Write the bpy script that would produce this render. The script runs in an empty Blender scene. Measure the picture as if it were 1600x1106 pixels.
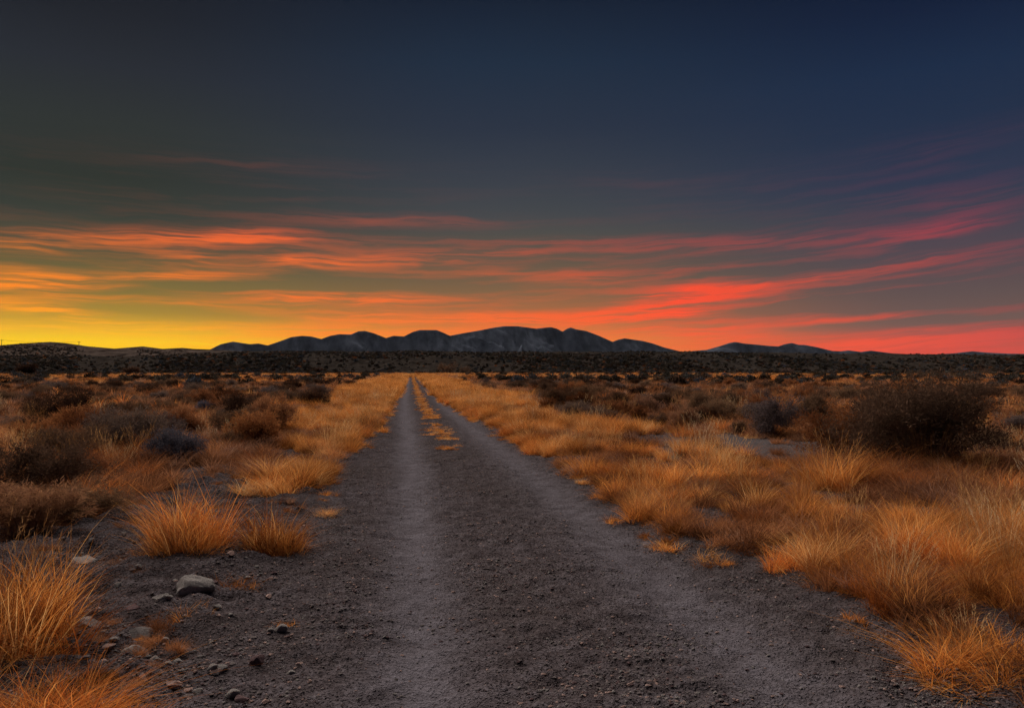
import bpy, bmesh, math, random
import numpy as np
from mathutils import Vector, Matrix

scene = bpy.context.scene
COL = scene.collection
R = math.radians

# ------------------------------------------------------------------ camera
F_PX, CX, CY = 1256.0, 800.0, 553.0          # focal length in pixels of a 1600 x 1106 frame
CAM_Z = 1.55
YAW, PITCH = R(-7.2), math.atan(24.0 / F_PX)
cam_data = bpy.data.cameras.new('camera')
cam_data.sensor_width = 36.0
cam_data.lens = 36.0 * F_PX / 1600.0
cam_data.clip_start, cam_data.clip_end = 0.1, 60000.0
cam = bpy.data.objects.new('camera', cam_data)
COL.objects.link(cam)
cam.location = (0, 0, CAM_Z)
cam.rotation_euler = (R(90) + PITCH, 0, YAW)
scene.camera = cam

# ------------------------------------------------------------------ view
scene.view_settings.view_transform = 'Standard'
scene.view_settings.look = 'None'
scene.view_settings.exposure = 0.5
scene.view_settings.gamma = 1.0
scene.view_settings.use_curve_mapping = False
scene.cycles.use_denoising = True
scene.cycles.denoiser = 'OPENIMAGEDENOISE'
scene.cycles.denoising_input_passes = 'RGB_ALBEDO_NORMAL'
scene.cycles.denoising_prefilter = 'NONE'
scene.cycles.use_adaptive_sampling = True
scene.cycles.adaptive_threshold = 0.006
scene.cycles.max_bounces = 5
scene.cycles.diffuse_bounces = 4
scene.cycles.transmission_bounces = 4
scene.cycles.transparent_max_bounces = 4

# light
SUN_AZ, SUN_EL = R(-18.0), R(30.0)           # azimuth from the road direction, positive to the right
SUN_STRENGTH, SUN_ANGLE = 4.9, R(95)
SUN_COL = (1.0, 0.86, 0.74)
sun_data = bpy.data.lights.new('sun', 'SUN')
sun_data.energy, sun_data.angle, sun_data.color = SUN_STRENGTH, SUN_ANGLE, SUN_COL
sun = bpy.data.objects.new('sun', sun_data)
COL.objects.link(sun)
sd = Vector((math.sin(SUN_AZ) * math.cos(SUN_EL), math.cos(SUN_AZ) * math.cos(SUN_EL), math.sin(SUN_EL)))
sun.rotation_euler = sd.to_track_quat('Z', 'Y').to_euler()
sun.location = (0, 0, 60)


def lin(c):
    c = c / 255.0
    return c / 12.92 if c <= 0.04045 else ((c + 0.055) / 1.055) ** 2.4


def srgb(r, g, b):
    return (lin(r), lin(g), lin(b), 1.0)


def ray(px, py):
    """world direction through a pixel of the 1600 x 1106 photograph"""
    a, b = (px - CX) / F_PX, (CY - py) / F_PX
    cp, sp = math.cos(PITCH), math.sin(PITCH)
    y, z = cp - b * sp, sp + b * cp
    cw, sw = math.cos(YAW), math.sin(YAW)
    return Vector((a * cw - y * sw, a * sw + y * cw, z))


def azel(px, py):
    d = ray(px, py)
    return math.atan2(d.x, d.y), math.atan2(d.z, math.hypot(d.x, d.y))


def onground(px, py, z=0.0):
    d = ray(px, py)
    t = (z - CAM_Z) / d.z
    return d.x * t, d.y * t


# ------------------------------------------------------------------ node helpers
class X:
    """tiny expression wrapper round math nodes"""
    nt = None

    def __init__(self, s):
        self.s = s

    @staticmethod
    def op(name, *a, clamp=False):
        n = X.nt.nodes.new('ShaderNodeMath')
        n.operation = name
        n.use_clamp = clamp
        for i, v in enumerate(a):
            if isinstance(v, X):
                X.nt.links.new(v.s, n.inputs[i])
            else:
                n.inputs[i].default_value = v
        return X(n.outputs[0])

    def __add__(s, o): return X.op('ADD', s, o)
    def __radd__(s, o): return X.op('ADD', o, s)
    def __sub__(s, o): return X.op('SUBTRACT', s, o)
    def __rsub__(s, o): return X.op('SUBTRACT', o, s)
    def __mul__(s, o): return X.op('MULTIPLY', s, o)
    def __rmul__(s, o): return X.op('MULTIPLY', o, s)
    def __truediv__(s, o): return X.op('DIVIDE', s, o)
    def clamp(s): return X.op('ADD', s, 0.0, clamp=True)


def sstep(x, a, b):
    n = X.nt.nodes.new('ShaderNodeMapRange')
    n.interpolation_type = 'SMOOTHSTEP'
    X.nt.links.new(x.s, n.inputs['Value'])
    n.inputs['From Min'].default_value, n.inputs['From Max'].default_value = a, b
    return X(n.outputs['Result'])


def ramp(x, stops, interp='LINEAR'):
    n = X.nt.nodes.new('ShaderNodeValToRGB')
    cr = n.color_ramp
    cr.interpolation = interp
    while len(cr.elements) < len(stops):
        cr.elements.new(0.5)
    for e, (p, c) in zip(cr.elements, sorted(stops, key=lambda t: t[0])):
        e.position, e.color = p, (c if len(c) == 4 else (*c, 1))
    X.nt.links.new(x.s, n.inputs[0])
    return n.outputs[0]


def mix(fac, a, b, blend='MIX'):
    n = X.nt.nodes.new('ShaderNodeMix')
    n.data_type, n.blend_type = 'RGBA', blend
    for sock, v in ((n.inputs['Factor'], fac), (n.inputs[6], a), (n.inputs[7], b)):
        if isinstance(v, X):
            v = v.s
        if isinstance(v, bpy.types.NodeSocket):
            X.nt.links.new(v, sock)
        elif isinstance(v, (int, float)):
            sock.default_value = v
        else:
            sock.default_value = v if len(v) == 4 else (*v, 1)
    return n.outputs[2]


def comb(x, y, z):
    n = X.nt.nodes.new('ShaderNodeCombineXYZ')
    for i, v in enumerate((x, y, z)):
        if isinstance(v, X):
            X.nt.links.new(v.s, n.inputs[i])
        else:
            n.inputs[i].default_value = v
    return n.outputs[0]


def noise(vec, scale, detail=4, rough=0.55, dist=0.0, lac=2.0, dims='3D'):
    n = X.nt.nodes.new('ShaderNodeTexNoise')
    n.noise_dimensions = dims
    n.inputs['Scale'].default_value, n.inputs['Detail'].default_value = scale, detail
    n.inputs['Roughness'].default_value, n.inputs['Distortion'].default_value = rough, dist
    n.inputs['Lacunarity'].default_value = lac
    if vec is not None:
        X.nt.links.new(vec, n.inputs['Vector'])
    return X(n.outputs['Fac'])


# ------------------------------------------------------------------ world: dusk sky with lit cirrus
world = bpy.data.worlds.new('World')
scene.world = world
world.use_nodes = True
wt = world.node_tree
wt.nodes.clear()
X.nt = wt
tc = wt.nodes.new('ShaderNodeTexCoord')
sep = wt.nodes.new('ShaderNodeSeparateXYZ')
wt.links.new(tc.outputs['Generated'], sep.inputs[0])
dx, dy, dz = (X(sep.outputs[i]) for i in range(3))
az = X.op('ARCTAN2', dx, dy)
el = X.op('ARCSINE', X.op('MAXIMUM', dz, -0.02))
ELMAX = 0.60


def el_ramp(px, rows):
    return ramp((el / ELMAX).clamp(), [(max(0.0, azel(px, y)[1]) / ELMAX, srgb(*c)) for y, c in rows])


c_left = el_ramp(100, [(572, (255, 196, 6)), (535, (255, 208, 10)), (512, (225, 172, 36)), (485, (165, 134, 48)),
                       (450, (126, 108, 54)), (415, (100, 92, 56)), (375, (70, 73, 57)), (330, (54, 59, 52)),
                       (270, (44, 50, 45)), (180, (45, 50, 49)), (90, (39, 43, 50)), (0, (31, 34, 41)), (-120, (24, 27, 36))])
c_mid = el_ramp(800, [(572, (248, 132, 38)), (530, (240, 128, 45)), (500, (180, 106, 58)), (465, (134, 98, 66)),
                      (430, (105, 88, 68)), (390, (85, 80, 70)), (340, (67, 70, 73)), (280, (55, 61, 71)),
                      (200, (41, 50, 66)), (100, (31, 45, 64)), (0, (22, 32, 49)), (-120, (16, 24, 38))])
c_right = el_ramp(1500, [(572, (228, 72, 54)), (530, (180, 76, 62)), (505, (112, 84, 76)), (460, (96, 78, 76)),
                         (420, (86, 72, 76)), (380, (76, 68, 77)), (330, (60, 62, 76)), (280, (46, 54, 76)),
                         (200, (34, 47, 71)), (100, (27, 43, 69)), (0, (19, 31, 56)), (-120, (14, 23, 44))])
c_back = el_ramp(800, [(572, (66, 60, 76)), (430, (62, 62, 78)), (200, (40, 48, 72)), (0, (22, 30, 50)), (-120, (14, 20, 36))])
A0, A1, A2 = azel(130, 577)[0], azel(800, 577)[0], azel(1480, 577)[0]
base = mix(sstep(az, A0, A1), c_left, c_mid)
base = mix(sstep(az, A1, A2), base, c_right)
away = sstep(X.op('ABSOLUTE', az - 0.1), 0.9, 2.0)      # the sky opposite the sunset
base = mix(away, base, c_back)

# cirrus: warped streaks, plus the separate lit banks one can point at
wv = comb(az * 3.0, el * 9.0, 0.0)
w1 = noise(wv, 3.2, 3, 0.5, dims='2D') - 0.5
w2 = noise(comb(az * 3.0 + 7.3, el * 10.0 + 4.0, 0.0), 3.0, 3, 0.55, dims='2D') - 0.5
tilt = X.op('MAXIMUM', az - 0.02, 0.0)
vt = el - tilt * tilt * 0.09
ua = az + w1 * 0.10
va = vt + w2 * 0.012
st1 = noise(comb(ua * 4.2 + 3.0, va * 70.0, 0.0), 1.0, 4, 0.58, 0.0, dims='2D')
st2 = noise(comb(ua * 8.0 + 9.0, va * 180.0, 0.0), 1.0, 3, 0.60, 0.0, dims='2D')
fil = noise(comb(ua * 17.0 + 5.0, va * 480.0, 0.0), 1.0, 2, 0.55, 0.0, dims='2D')
streak = sstep(st1 * 0.68 + st2 * 0.32, 0.45, 0.68)
env = (1.0 - sstep(el, R(5.0), R(11.0))) * 0.23 + (1.0 - sstep(el, R(12.0), R(20.0))) * 0.05 + sstep(az, R(8.0), R(25.0)) * (1.0 - sstep(el, R(9.0), R(16.0))) * 0.06
mask = streak * env
FEAT = [  # px, py, half length, half thickness, slope, strength
    (275, 373, 170, 9, -.03, .80), (400, 370, 70, 9, -.05, .55), (55, 440, 95, 12, .0, .95), (15, 384, 70, 8, .0, .5),
    (560, 407, 250, 8, -.035, .70), (250, 434, 150, 8, -.12, .5), (540, 468, 190, 9, -.02, .85),
    (200, 468, 120, 5, .05, .6), (85, 487, 110, 9, .12, .8), (1075, 466, 85, 12, -.12, 1.5), (1000, 493, 190, 9, -.05, .75),
    (1320, 497, 210, 6, -.05, .6), (1500, 531, 190, 15, -.07, .95), (1470, 358, 90, 9, -.12, .5),
    (1440, 408, 240, 8, -.12, .34), (1240, 440, 200, 10, -.10, .30), (860, 379, 260, 6, .0, .36), (700, 497, 300, 9, .0, .75),
    (900, 432, 220, 12, .02, .35), (1200, 376, 210, 9, -.02, .30), (560, 520, 260, 10, .0, .7), (1545, 318, 90, 18, -.12, .20),
    (650, 346, 170, 8, -.02, .28), (1540, 208, 170, 12, -.12, .16), (1120, 523, 170, 12, .0, .6), (420, 258, 170, 8, .0, .10),
    (1030, 285, 190, 8, .03, .10), (120, 516, 150, 6, .02, .6), (330, 535, 150, 8, .0, .6), (800, 395, 300, 8, .0, .3),
    (1330, 512, 130, 5, .0, .25), (300, 398, 180, 7, .03, .3),
    (1320, 508, 170, 6, -.04, -.75), (340, 494, 150, 7, .0, -.45), (150, 458, 110, 6, .04, -.4), (330, 448, 130, 6, .0, -.3), (1500, 470, 160, 12, -.1, -.35), (640, 445, 170, 8, .0, -.3), (1180, 425, 150, 7, -.04, -.3), (1330, 470, 150, 7, -.08, -.35), (1180, 484, 120, 5, -.04, -.4)]
ub = az + w1 * 0.035
vb = el + w2 * 0.011
SLOPES = sorted({round(f[4] / 0.04) * 0.04 for f in FEAT})
sheared = {sl: comb(ub, vb + ub * sl, 0.0) for sl in SLOPES}
tot = None
for px, py, hl, ht, sl, amp in FEAT:
    a0, e0 = azel(px, py)
    sl = round(sl / 0.04) * 0.04
    ka, ke = F_PX / hl, 0.84 * F_PX / ht
    vm = wt.nodes.new('ShaderNodeVectorMath')
    vm.operation = 'MULTIPLY_ADD'
    wt.links.new(sheared[sl], vm.inputs[0])
    vm.inputs[1].default_value = (ka, ke, 0.0)
    vm.inputs[2].default_value = (-a0 * ka, -(e0 + a0 * sl) * ke, 0.0)
    dp = wt.nodes.new('ShaderNodeVectorMath')
    dp.operation = 'DOT_PRODUCT'
    wt.links.new(vm.outputs[0], dp.inputs[0])
    wt.links.new(vm.outputs[0], dp.inputs[1])
    g = X.op('POWER', 0.36788, X(dp.outputs['Value']))
    tot = X.op('MULTIPLY_ADD', g, amp, 0.0 if tot is None else tot)
mask = mask * 0.85 + tot * (sstep(st2 * 0.5 + st1 * 0.35 + fil * 0.25, 0.40, 0.66) * 1.12 + 0.16)
mask = mask.clamp()
t_az = ((az + 0.5) / 1.25).clamp()


def az_ramp(rows):
    return ramp(t_az, [((azel(px, 577)[0] + 0.5) / 1.25, srgb(*c)) for px, c in rows])


cl_low = az_ramp([(0, (255, 194, 22)), (260, (255, 188, 20)), (520, (255, 138, 36)), (800, (255, 116, 40)), (1080, (255, 90, 42)),
                  (1350, (238, 80, 50)), (1600, (206, 72, 60))])
cl_mid = az_ramp([(0, (252, 138, 34)), (350, (244, 118, 42)), (700, (232, 104, 50)), (1060, (250, 78, 46)), (1350, (200, 78, 60)),
                  (1600, (160, 66, 70))])
cl_high = az_ramp([(0, (190, 92, 54)), (380, (232, 96, 52)), (700, (160, 80, 64)), (1100, (130, 70, 72)), (1470, (160, 60, 74)),
                   (1600, (112, 58, 76))])
cl_top = az_ramp([(0, (72, 66, 58)), (600, (84, 68, 68)), (1100, (78, 66, 76)), (1600, (82, 56, 74))])
cc = mix(sstep(el, R(1.5), R(5.0)), cl_low, cl_mid)
cc = mix(sstep(el, R(5.5), R(10.0)), cc, cl_high)
cc = mix(sstep(el, R(10.5), R(15.5)), cc, cl_top)
cc = mix(away, cc, srgb(74, 66, 82))
sky_col = mix(mask, base, cc)
bg = wt.nodes.new('ShaderNodeBackground')
wt.links.new(sky_col, bg.inputs[0])
bg.inputs[1].default_value = 2.0 ** -0.5      # the view is exposed half a stop up
ns = wt.nodes.new('ShaderNodeTexSky')
ns.sky_type = 'NISHITA'
ns.sun_disc = False
ns.sun_elevation, ns.sun_rotation = R(0.5), SUN_AZ
bg2 = wt.nodes.new('ShaderNodeBackground')
wt.links.new(ns.outputs[0], bg2.inputs[0])
bg2.inputs[1].default_value = 0.0006
adds = wt.nodes.new('ShaderNodeAddShader')
wt.links.new(bg.outputs[0], adds.inputs[0])
wt.links.new(bg2.outputs[0], adds.inputs[1])
wo = wt.nodes.new('ShaderNodeOutputWorld')
wt.links.new(adds.outputs[0], wo.inputs[0])
world.cycles.sampling_method = 'MANUAL'
world.cycles.sample_map_resolution = 256

# ------------------------------------------------------------------ numpy noise
_h = np.random.default_rng(77).random((256, 256))


def vnoise(x, y, s=1.0, o=0):
    x, y = np.asarray(x, float) * s + 31.7 * o + 1000.0, np.asarray(y, float) * s + 17.3 * o + 1000.0
    xi, yi = np.floor(x).astype(int), np.floor(y).astype(int)
    fx, fy = x - xi, y - yi
    fx, fy = fx * fx * fx * (fx * (fx * 6 - 15) + 10), fy * fy * fy * (fy * (fy * 6 - 15) + 10)
    g = lambda i, j: _h[(xi + i) & 255, (yi + j) & 255]
    return (g(0, 0) * (1 - fx) + g(1, 0) * fx) * (1 - fy) + (g(0, 1) * (1 - fx) + g(1, 1) * fx) * fy


def fbm(x, y, s=1.0, oct=4, o=0, rough=0.5):
    t, a, n = 0.0, 1.0, 0.0
    for k in range(oct):
        t = t + a * vnoise(x, y, s * 2.03 ** k, o + k)
        n += a
        a *= rough
    return t / n


def ridged(x, y, s=1.0, oct=4, o=0):
    t, a, n = 0.0, 1.0, 0.0
    for k in range(oct):
        t = t + a * (1 - np.abs(2 * vnoise(x, y, s * 2.1 ** k, o + k) - 1))
        n += a
        a *= 0.5
    return t / n


def smooth(x, a, b):
    t = np.clip((np.asarray(x, float) - a) / (b - a), 0, 1)
    return t * t * (3 - 2 * t)


# ------------------------------------------------------------------ road course and terrain height
def road_off(y): return -0.35 * smooth(y, 6, 40)
def edge_l(y): return -1.15 + 0.65 * smooth(y, 8, 32) + 0.22 * (vnoise(0, y, 0.7, 5) - 0.5) + road_off(y)
def edge_r(y): return 2.38 + 0.32 * (1 - smooth(y, 4.4, 7.0)) - 0.48 * smooth(y, 8, 45) + 0.28 * (vnoise(9, y, 0.6, 6) - 0.5) + road_off(y)
def rut_l(y): return 0.05 + road_off(y) + 0.10 * (vnoise(3, y, 0.12, 2) - 0.5)
def rut_r(y): return 1.80 - 0.15 * smooth(y, 8, 40) + road_off(y) + 0.12 * (vnoise(5, y, 0.1, 3) - 0.5)


def in_road(x, y):
    """0 outside the road, 1 well inside"""
    return np.minimum(smooth(x - edge_l(y), 0, 0.25), smooth(edge_r(y) - x, 0, 0.25))


def gz(x, y, fine=True):
    x, y = np.asarray(x, float), np.asarray(y, float)
    near = 1 - smooth(np.hypot(x, y), 20, 60)
    rd = in_road(x, y)
    z = 0.22 * (fbm(x, y, 0.045, 3, 1) - 0.5) * smooth(np.abs(x - 0.6), 2.0, 9.0)
    z = z + 0.10 * (fbm(x, y, 0.45, 3, 4) - 0.5) * (1 - 0.8 * rd)
    rut = np.exp(-((x - rut_l(y)) / 0.27) ** 2) + np.exp(-((x - rut_r(y)) / 0.27) ** 2)
    z = z - 0.045 * rut
    z = z + 0.05 * smooth(x - edge_r(y), -0.25, 0.5) + 0.025 * smooth(edge_l(y) - x, -0.2, 0.5)
    if fine:
        rough = (1 - 0.75 * np.clip(rut, 0, 1)) * near
        z = z + rough * (0.045 * (fbm(x, y, 5.0, 3, 9) - 0.5) + 0.034 * (ridged(x, y, 11.0, 2, 12) - 0.6))
        z = z + near * 0.012 * (vnoise(x, y, 26.0, 15) - 0.5)
        bare = smooth(-0.9 - x, 0, 0.5) * (1 - smooth(y, 11, 14))
        z = z + near * bare * 0.16 * (ridged(x * 0.8 + y * .3, y * 1.5, 2.6, 3, 20) - 0.55)
    return z


# ------------------------------------------------------------------ mesh helpers
def mesh_np(name, V, T, mat=None, rnd=None, smooth_shade=False):
    me = bpy.data.meshes.new(name)
    V = np.asarray(V, np.float32)
    T = np.asarray(T, np.int32)
    k = T.shape[1]
    me.vertices.add(len(V))
    me.vertices.foreach_set('co', V.ravel())
    me.loops.add(T.size)
    me.loops.foreach_set('vertex_index', T.ravel())
    me.polygons.add(len(T))
    me.polygons.foreach_set('loop_start', np.arange(0, T.size, k, dtype=np.int32))
    if smooth_shade:
        me.polygons.foreach_set('use_smooth', np.ones(len(T), bool))
    if rnd is not None:
        at = me.attributes.new('rnd', 'FLOAT', 'POINT')
        at.data.foreach_set('value', np.asarray(rnd, np.float32))
    me.update(calc_edges=True)
    if mat:
        me.materials.append(mat)
    return me


def grid_mesh(name, XX, YY, ZZ, mat, smooth_shade=True):
    n, m = XX.shape
    V = np.stack([XX, YY, ZZ], -1).reshape(-1, 3)
    i = np.arange(n * m).reshape(n, m)
    T = np.stack([i[:-1, :-1], i[:-1, 1:], i[1:, 1:], i[1:, :-1]], -1).reshape(-1, 4)
    return mesh_np(name, V, T, mat, None, smooth_shade)


def obj(name, me, parent=None, loc=(0, 0, 0), rz=0.0, sc=1.0):
    o = bpy.data.objects.new(name, me)
    COL.objects.link(o)
    o.parent = parent
    o.location = loc
    o.rotation_euler = (0, 0, rz)
    o.scale = (sc, sc, sc) if isinstance(sc, (int, float)) else sc
    return o


def tag(o, label=None, cat=None, group=None, kind=None):
    for k, v in (('label', label), ('category', cat), ('group', group), ('kind', kind)):
        if v:
            o[k] = v
    return o


# ------------------------------------------------------------------ materials
def new_mat(name):
    m = bpy.data.materials.new(name)
    m.use_nodes = True
    nt = m.node_tree
    nt.nodes.clear()
    X.nt = nt
    out = nt.nodes.new('ShaderNodeOutputMaterial')
    return m, nt, out


def principled(nt, out, col, rough=0.9, normal=None, spec=0.2):
    b = nt.nodes.new('ShaderNodeBsdfPrincipled')
    if isinstance(col, bpy.types.NodeSocket):
        nt.links.new(col, b.inputs['Base Color'])
    else:
        b.inputs['Base Color'].default_value = (*col, 1)
    b.inputs['Roughness'].default_value = rough
    b.inputs['Specular IOR Level'].default_value = spec
    if normal is not None:
        nt.links.new(normal, b.inputs['Normal'])
    nt.links.new(b.outputs[0], out.inputs[0])
    return b


def diffuse(nt, out, col, normal=None):
    b = nt.nodes.new('ShaderNodeBsdfDiffuse')
    nt.links.new(col, b.inputs['Color'])
    if normal is not None:
        nt.links.new(normal, b.inputs['Normal'])
    nt.links.new(b.outputs[0], out.inputs[0])


def bump(height, strength, dist, prev=None):
    n = X.nt.nodes.new('ShaderNodeBump')
    n.inputs['Strength'].default_value, n.inputs['Distance'].default_value = strength, dist
    X.nt.links.new(height.s, n.inputs['Height'])
    if prev is not None:
        X.nt.links.new(prev, n.inputs['Normal'])
    return n.outputs[0]


def position():
    g = X.nt.nodes.new('ShaderNodeNewGeometry')
    s = X.nt.nodes.new('ShaderNodeSeparateXYZ')
    X.nt.links.new(g.outputs['Position'], s.inputs[0])
    return g.outputs['Position'], X(s.outputs[0]), X(s.outputs[1]), X(s.outputs[2])


def gravel_material():
    m, nt, out = new_mat('gravel_earth')
    pos, px, py, pz = position()
    n_big = noise(pos, 0.55, 4, 0.55)
    n_mid = noise(pos, 5.0, 5, 0.6)
    n_fine = noise(pos, 42.0, 4, 0.65)
    vor = nt.nodes.new('ShaderNodeTexVoronoi')
    vor.inputs['Scale'].default_value = 58.0
    nt.links.new(pos, vor.inputs['Vector'])
    vd = X(vor.outputs['Distance'])
    vc = nt.nodes.new('ShaderNodeSeparateColor')
    nt.links.new(vor.outputs['Color'], vc.inputs[0])
    # the road's two compacted, paler wheel tracks
    off = sstep(py, 6.0, 40.0) * -0.35
    wob = (noise(comb(px * 0.3, py * 0.5, 0.0), 0.9, 3, 0.5) - 0.5) * 0.35
    x1 = px - off - 0.05 + wob
    x2 = px - off - 1.78 + wob
    g1 = X.op('EXPONENT', x1 * x1 * (-1 / 0.085))
    g2 = X.op('EXPONENT', x2 * x2 * (-1 / 0.13))
    rut = (g1 + g2 * 0.8).clamp()
    rut = (rut * (n_mid * 0.9 + n_big * 0.7 + 0.15)).clamp()
    mottled = ramp((n_mid * 0.45 + n_fine * 0.55).clamp(), [(0.37, (0.0307, 0.0244, 0.0266)), (0.47, (0.0604, 0.0506, 0.0559)), (0.55, (0.0832, 0.0725, 0.0815)), (0.66, (0.1300, 0.1187, 0.1374))])
    mottled = mix(sstep(n_big, 0.35, 0.65) * 0.45, mottled, (0.0509, 0.0408, 0.0403, 1))
    packed = ramp((n_fine * 0.7 + n_mid * 0.3).clamp(), [(0.30, (0.0739, 0.0681, 0.0788)), (0.55, (0.1206, 0.1142, 0.1374)), (0.75, (0.1614, 0.1559, 0.1896))])
    col = mix(rut * 0.8, mottled, packed)
    stone = ramp(X(vc.outputs[0]), [(0.0, (0.0453, 0.0322, 0.0358)), (0.5, (0.0850, 0.0767, 0.0870)), (1.0, (0.1521, 0.1448, 0.1684))])
    col = mix((1.0 - sstep(vd, 0.25, 0.45)) * 0.40 * sstep(X(vc.outputs[1]), 0.35, 0.5), col, stone)
    # flats between the plants far from the road carry pale silt
    silt = sstep(X.op('ABSOLUTE', px - 0.6), 3.5, 6.0) * 0.6
    col = mix(silt, col, (0.115, 0.103, 0.107, 1))
    h = n_fine * 0.6 + (1.0 - sstep(vd, 0.1, 0.5)) * 0.5 * (1.0 - rut * 0.6)
    nb = bump(h, 1.0, 0.04)
    nb = bump(n_mid, 0.8, 0.08, nb)
    diffuse(nt, out, col, nb)
    return m


def grass_material(name, stops, transl=0.35, hue=0.5):
    m, nt, out = new_mat(name)
    at = nt.nodes.new('ShaderNodeAttribute')
    at.attribute_name = 'rnd'
    oi = nt.nodes.new('ShaderNodeObjectInfo')
    pos, px, py, pz = position()
    patch = noise(pos, 0.8, 3, 0.5)
    r = X(at.outputs['Fac']) * (1 - hue) + X(oi.outputs['Random']) * hue * 0.55 + (patch - 0.5) * 0.9 + hue * 0.22
    col = ramp(r.clamp(), stops)
    rnd2 = X.op('FRACT', X(oi.outputs['Random']) * 37.31)
    tint = ramp(rnd2, [(0.0, (0.30, 0.26, 0.26)), (0.22, (0.55, 0.50, 0.50)), (0.42, (1, 1, 1)), (0.70, (1, 1, 1)), (0.84, (0.95, 1.12, 1.45)), (1.0, (0.85, 1.12, 1.75))])
    col = mix(1.0, col, tint, 'MULTIPLY')
    d = nt.nodes.new('ShaderNodeBsdfDiffuse')
    t = nt.nodes.new('ShaderNodeBsdfTranslucent')
    nt.links.new(col, d.inputs[0])
    nt.links.new(col, t.inputs[0])
    mx = nt.nodes.new('ShaderNodeMixShader')
    mx.inputs[0].default_value = transl
    nt.links.new(d.outputs[0], mx.inputs[1])
    nt.links.new(t.outputs[0], mx.inputs[2])
    nt.links.new(mx.outputs[0], out.inputs[0])
    return m


def bark_material(name, c0, c1):
    m, nt, out = new_mat(name)
    pos, *_ = position()
    oi = nt.nodes.new('ShaderNodeObjectInfo')
    col = ramp((noise(pos, 9.0, 3, 0.6) * 0.7 + X(oi.outputs['Random']) * 0.3).clamp(), [(0.3, c0), (0.7, c1)])
    diffuse(nt, out, col)
    return m


def rock_material(name, c0, c1):
    m, nt, out = new_mat(name)
    tcn = nt.nodes.new('ShaderNodeTexCoord')
    n1 = noise(tcn.outputs['Object'], 9.0, 6, 0.65)
    n2 = noise(tcn.outputs['Object'], 60.0, 4, 0.6)
    col = ramp((n1 * 0.6 + n2 * 0.4).clamp(), [(0.32, c0), (0.52, tuple((a + b) / 2 for a, b in zip(c0, c1))), (0.70, c1)])
    nb = bump(n2, 0.5, 0.006)
    nb = bump(n1, 0.5, 0.02, nb)
    diffuse(nt, out, col, nb)
    return m


M_GROUND = gravel_material()
M_VERGE = grass_material('golden_grass', [(0.05, (0.1200, 0.0450, 0.0192)), (0.3, (0.3800, 0.1350, 0.0360)), (0.5, (0.6600, 0.2430, 0.0560)), (0.75, (0.7800, 0.3510, 0.0880)), (0.95, (0.8200, 0.4860, 0.1920))], 0.45, 0.35)
M_RUST = grass_material('rust_grass', [(0.05, (0.1200, 0.0368, 0.0170)), (0.3, (0.4200, 0.1196, 0.0306)), (0.6, (0.7200, 0.2300, 0.0510)), (0.95, (0.8000, 0.3864, 0.1105))], 0.45, 0.35)
M_DULL = grass_material('dull_grass', [(0.0, (0.0901, 0.0417, 0.0259)), (0.35, (0.2403, 0.1020, 0.0499)), (0.7, (0.4204, 0.1762, 0.0749)), (1.0, (0.5405, 0.2782, 0.1398))], 0.4, 0.35)
M_PALE = grass_material('pale_stalks', [(0.0, (0.34, 0.18, 0.07)), (0.5, (0.58, 0.32, 0.12)), (1.0, (0.70, 0.46, 0.22))], 0.4)
M_TWIG = bark_material('shrub_bark', (0.045, 0.032, 0.027), (0.13, 0.095, 0.078))
M_GREYTWIG = bark_material('grey_bark', (0.05, 0.042, 0.04), (0.14, 0.12, 0.115))
M_LEAF_RUST = grass_material('rust_seedheads', [(0.0, (0.0920, 0.0385, 0.0250)), (0.5, (0.2392, 0.0935, 0.0400)), (1.0, (0.4048, 0.1760, 0.0625))], 0.35)
M_LEAF_DARK = grass_material('dark_leaves', [(0.0, (0.0435, 0.0270, 0.0195)), (0.5, (0.1087, 0.0648, 0.0442)), (1.0, (0.2465, 0.1418, 0.0910))], 0.2)
M_LEAF_BROWN = grass_material('brown_leaves', [(0.0, (0.0688, 0.0442, 0.0336)), (0.5, (0.1750, 0.1040, 0.0644)), (1.0, (0.3375, 0.2015, 0.1120))], 0.2)
M_SCRUB_BROWN = grass_material('scrub_brown', [(0.0, (0.0389, 0.0288, 0.0210)), (0.5, (0.1164, 0.0809, 0.0560)), (1.0, (0.2716, 0.1920, 0.1330))], 0.1)
M_SCRUB_DARK = grass_material('scrub_dark', [(0.0, (0.0265, 0.0257, 0.0219)), (0.5, (0.0794, 0.0717, 0.0570)), (1.0, (0.1985, 0.1716, 0.1361))], 0.1)
M_LEAF_GREY = grass_material('grey_leaves', [(0.0, (0.0576, 0.0461, 0.0418)), (0.5, (0.1224, 0.0960, 0.0870)), (1.0, (0.2160, 0.1664, 0.1450))], 0.2)
M_ROCK = rock_material('grey_rock', (0.1120, 0.1056, 0.1056), (0.3200, 0.3000, 0.2960))
M_ROCK_PURPLE = rock_material('purple_rock', (0.06, 0.040, 0.044), (0.15, 0.105, 0.11))
M_ROCK_PINK = rock_material('pink_rock', (0.19, 0.135, 0.125), (0.44, 0.31, 0.28))
M_POLE = bark_material('pole_wood', (0.05, 0.035, 0.025), (0.09, 0.065, 0.05))


def slope_material(name, dark, pale, scale, contrast, streak=(1.0, 0.35, 2.5)):
    m, nt, out = new_mat(name)
    pos, px, py, pz = position()
    a = noise(pos, scale, 6, 0.62)
    b = noise(comb(px * streak[0], py * streak[1], pz * streak[2]), scale * 2.4, 5, 0.6)
    col = ramp((a * 0.5 + b * 0.5).clamp(), [(0.5 - contrast, dark), (0.5, tuple(x * 0.55 + y * 0.45 for x, y in zip(dark, pale))), (0.5 + contrast, pale)])
    nb = bump(a, 0.6, 0.6 / scale * 0.08)
    diffuse(nt, out, col, nb)
    return m


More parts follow.
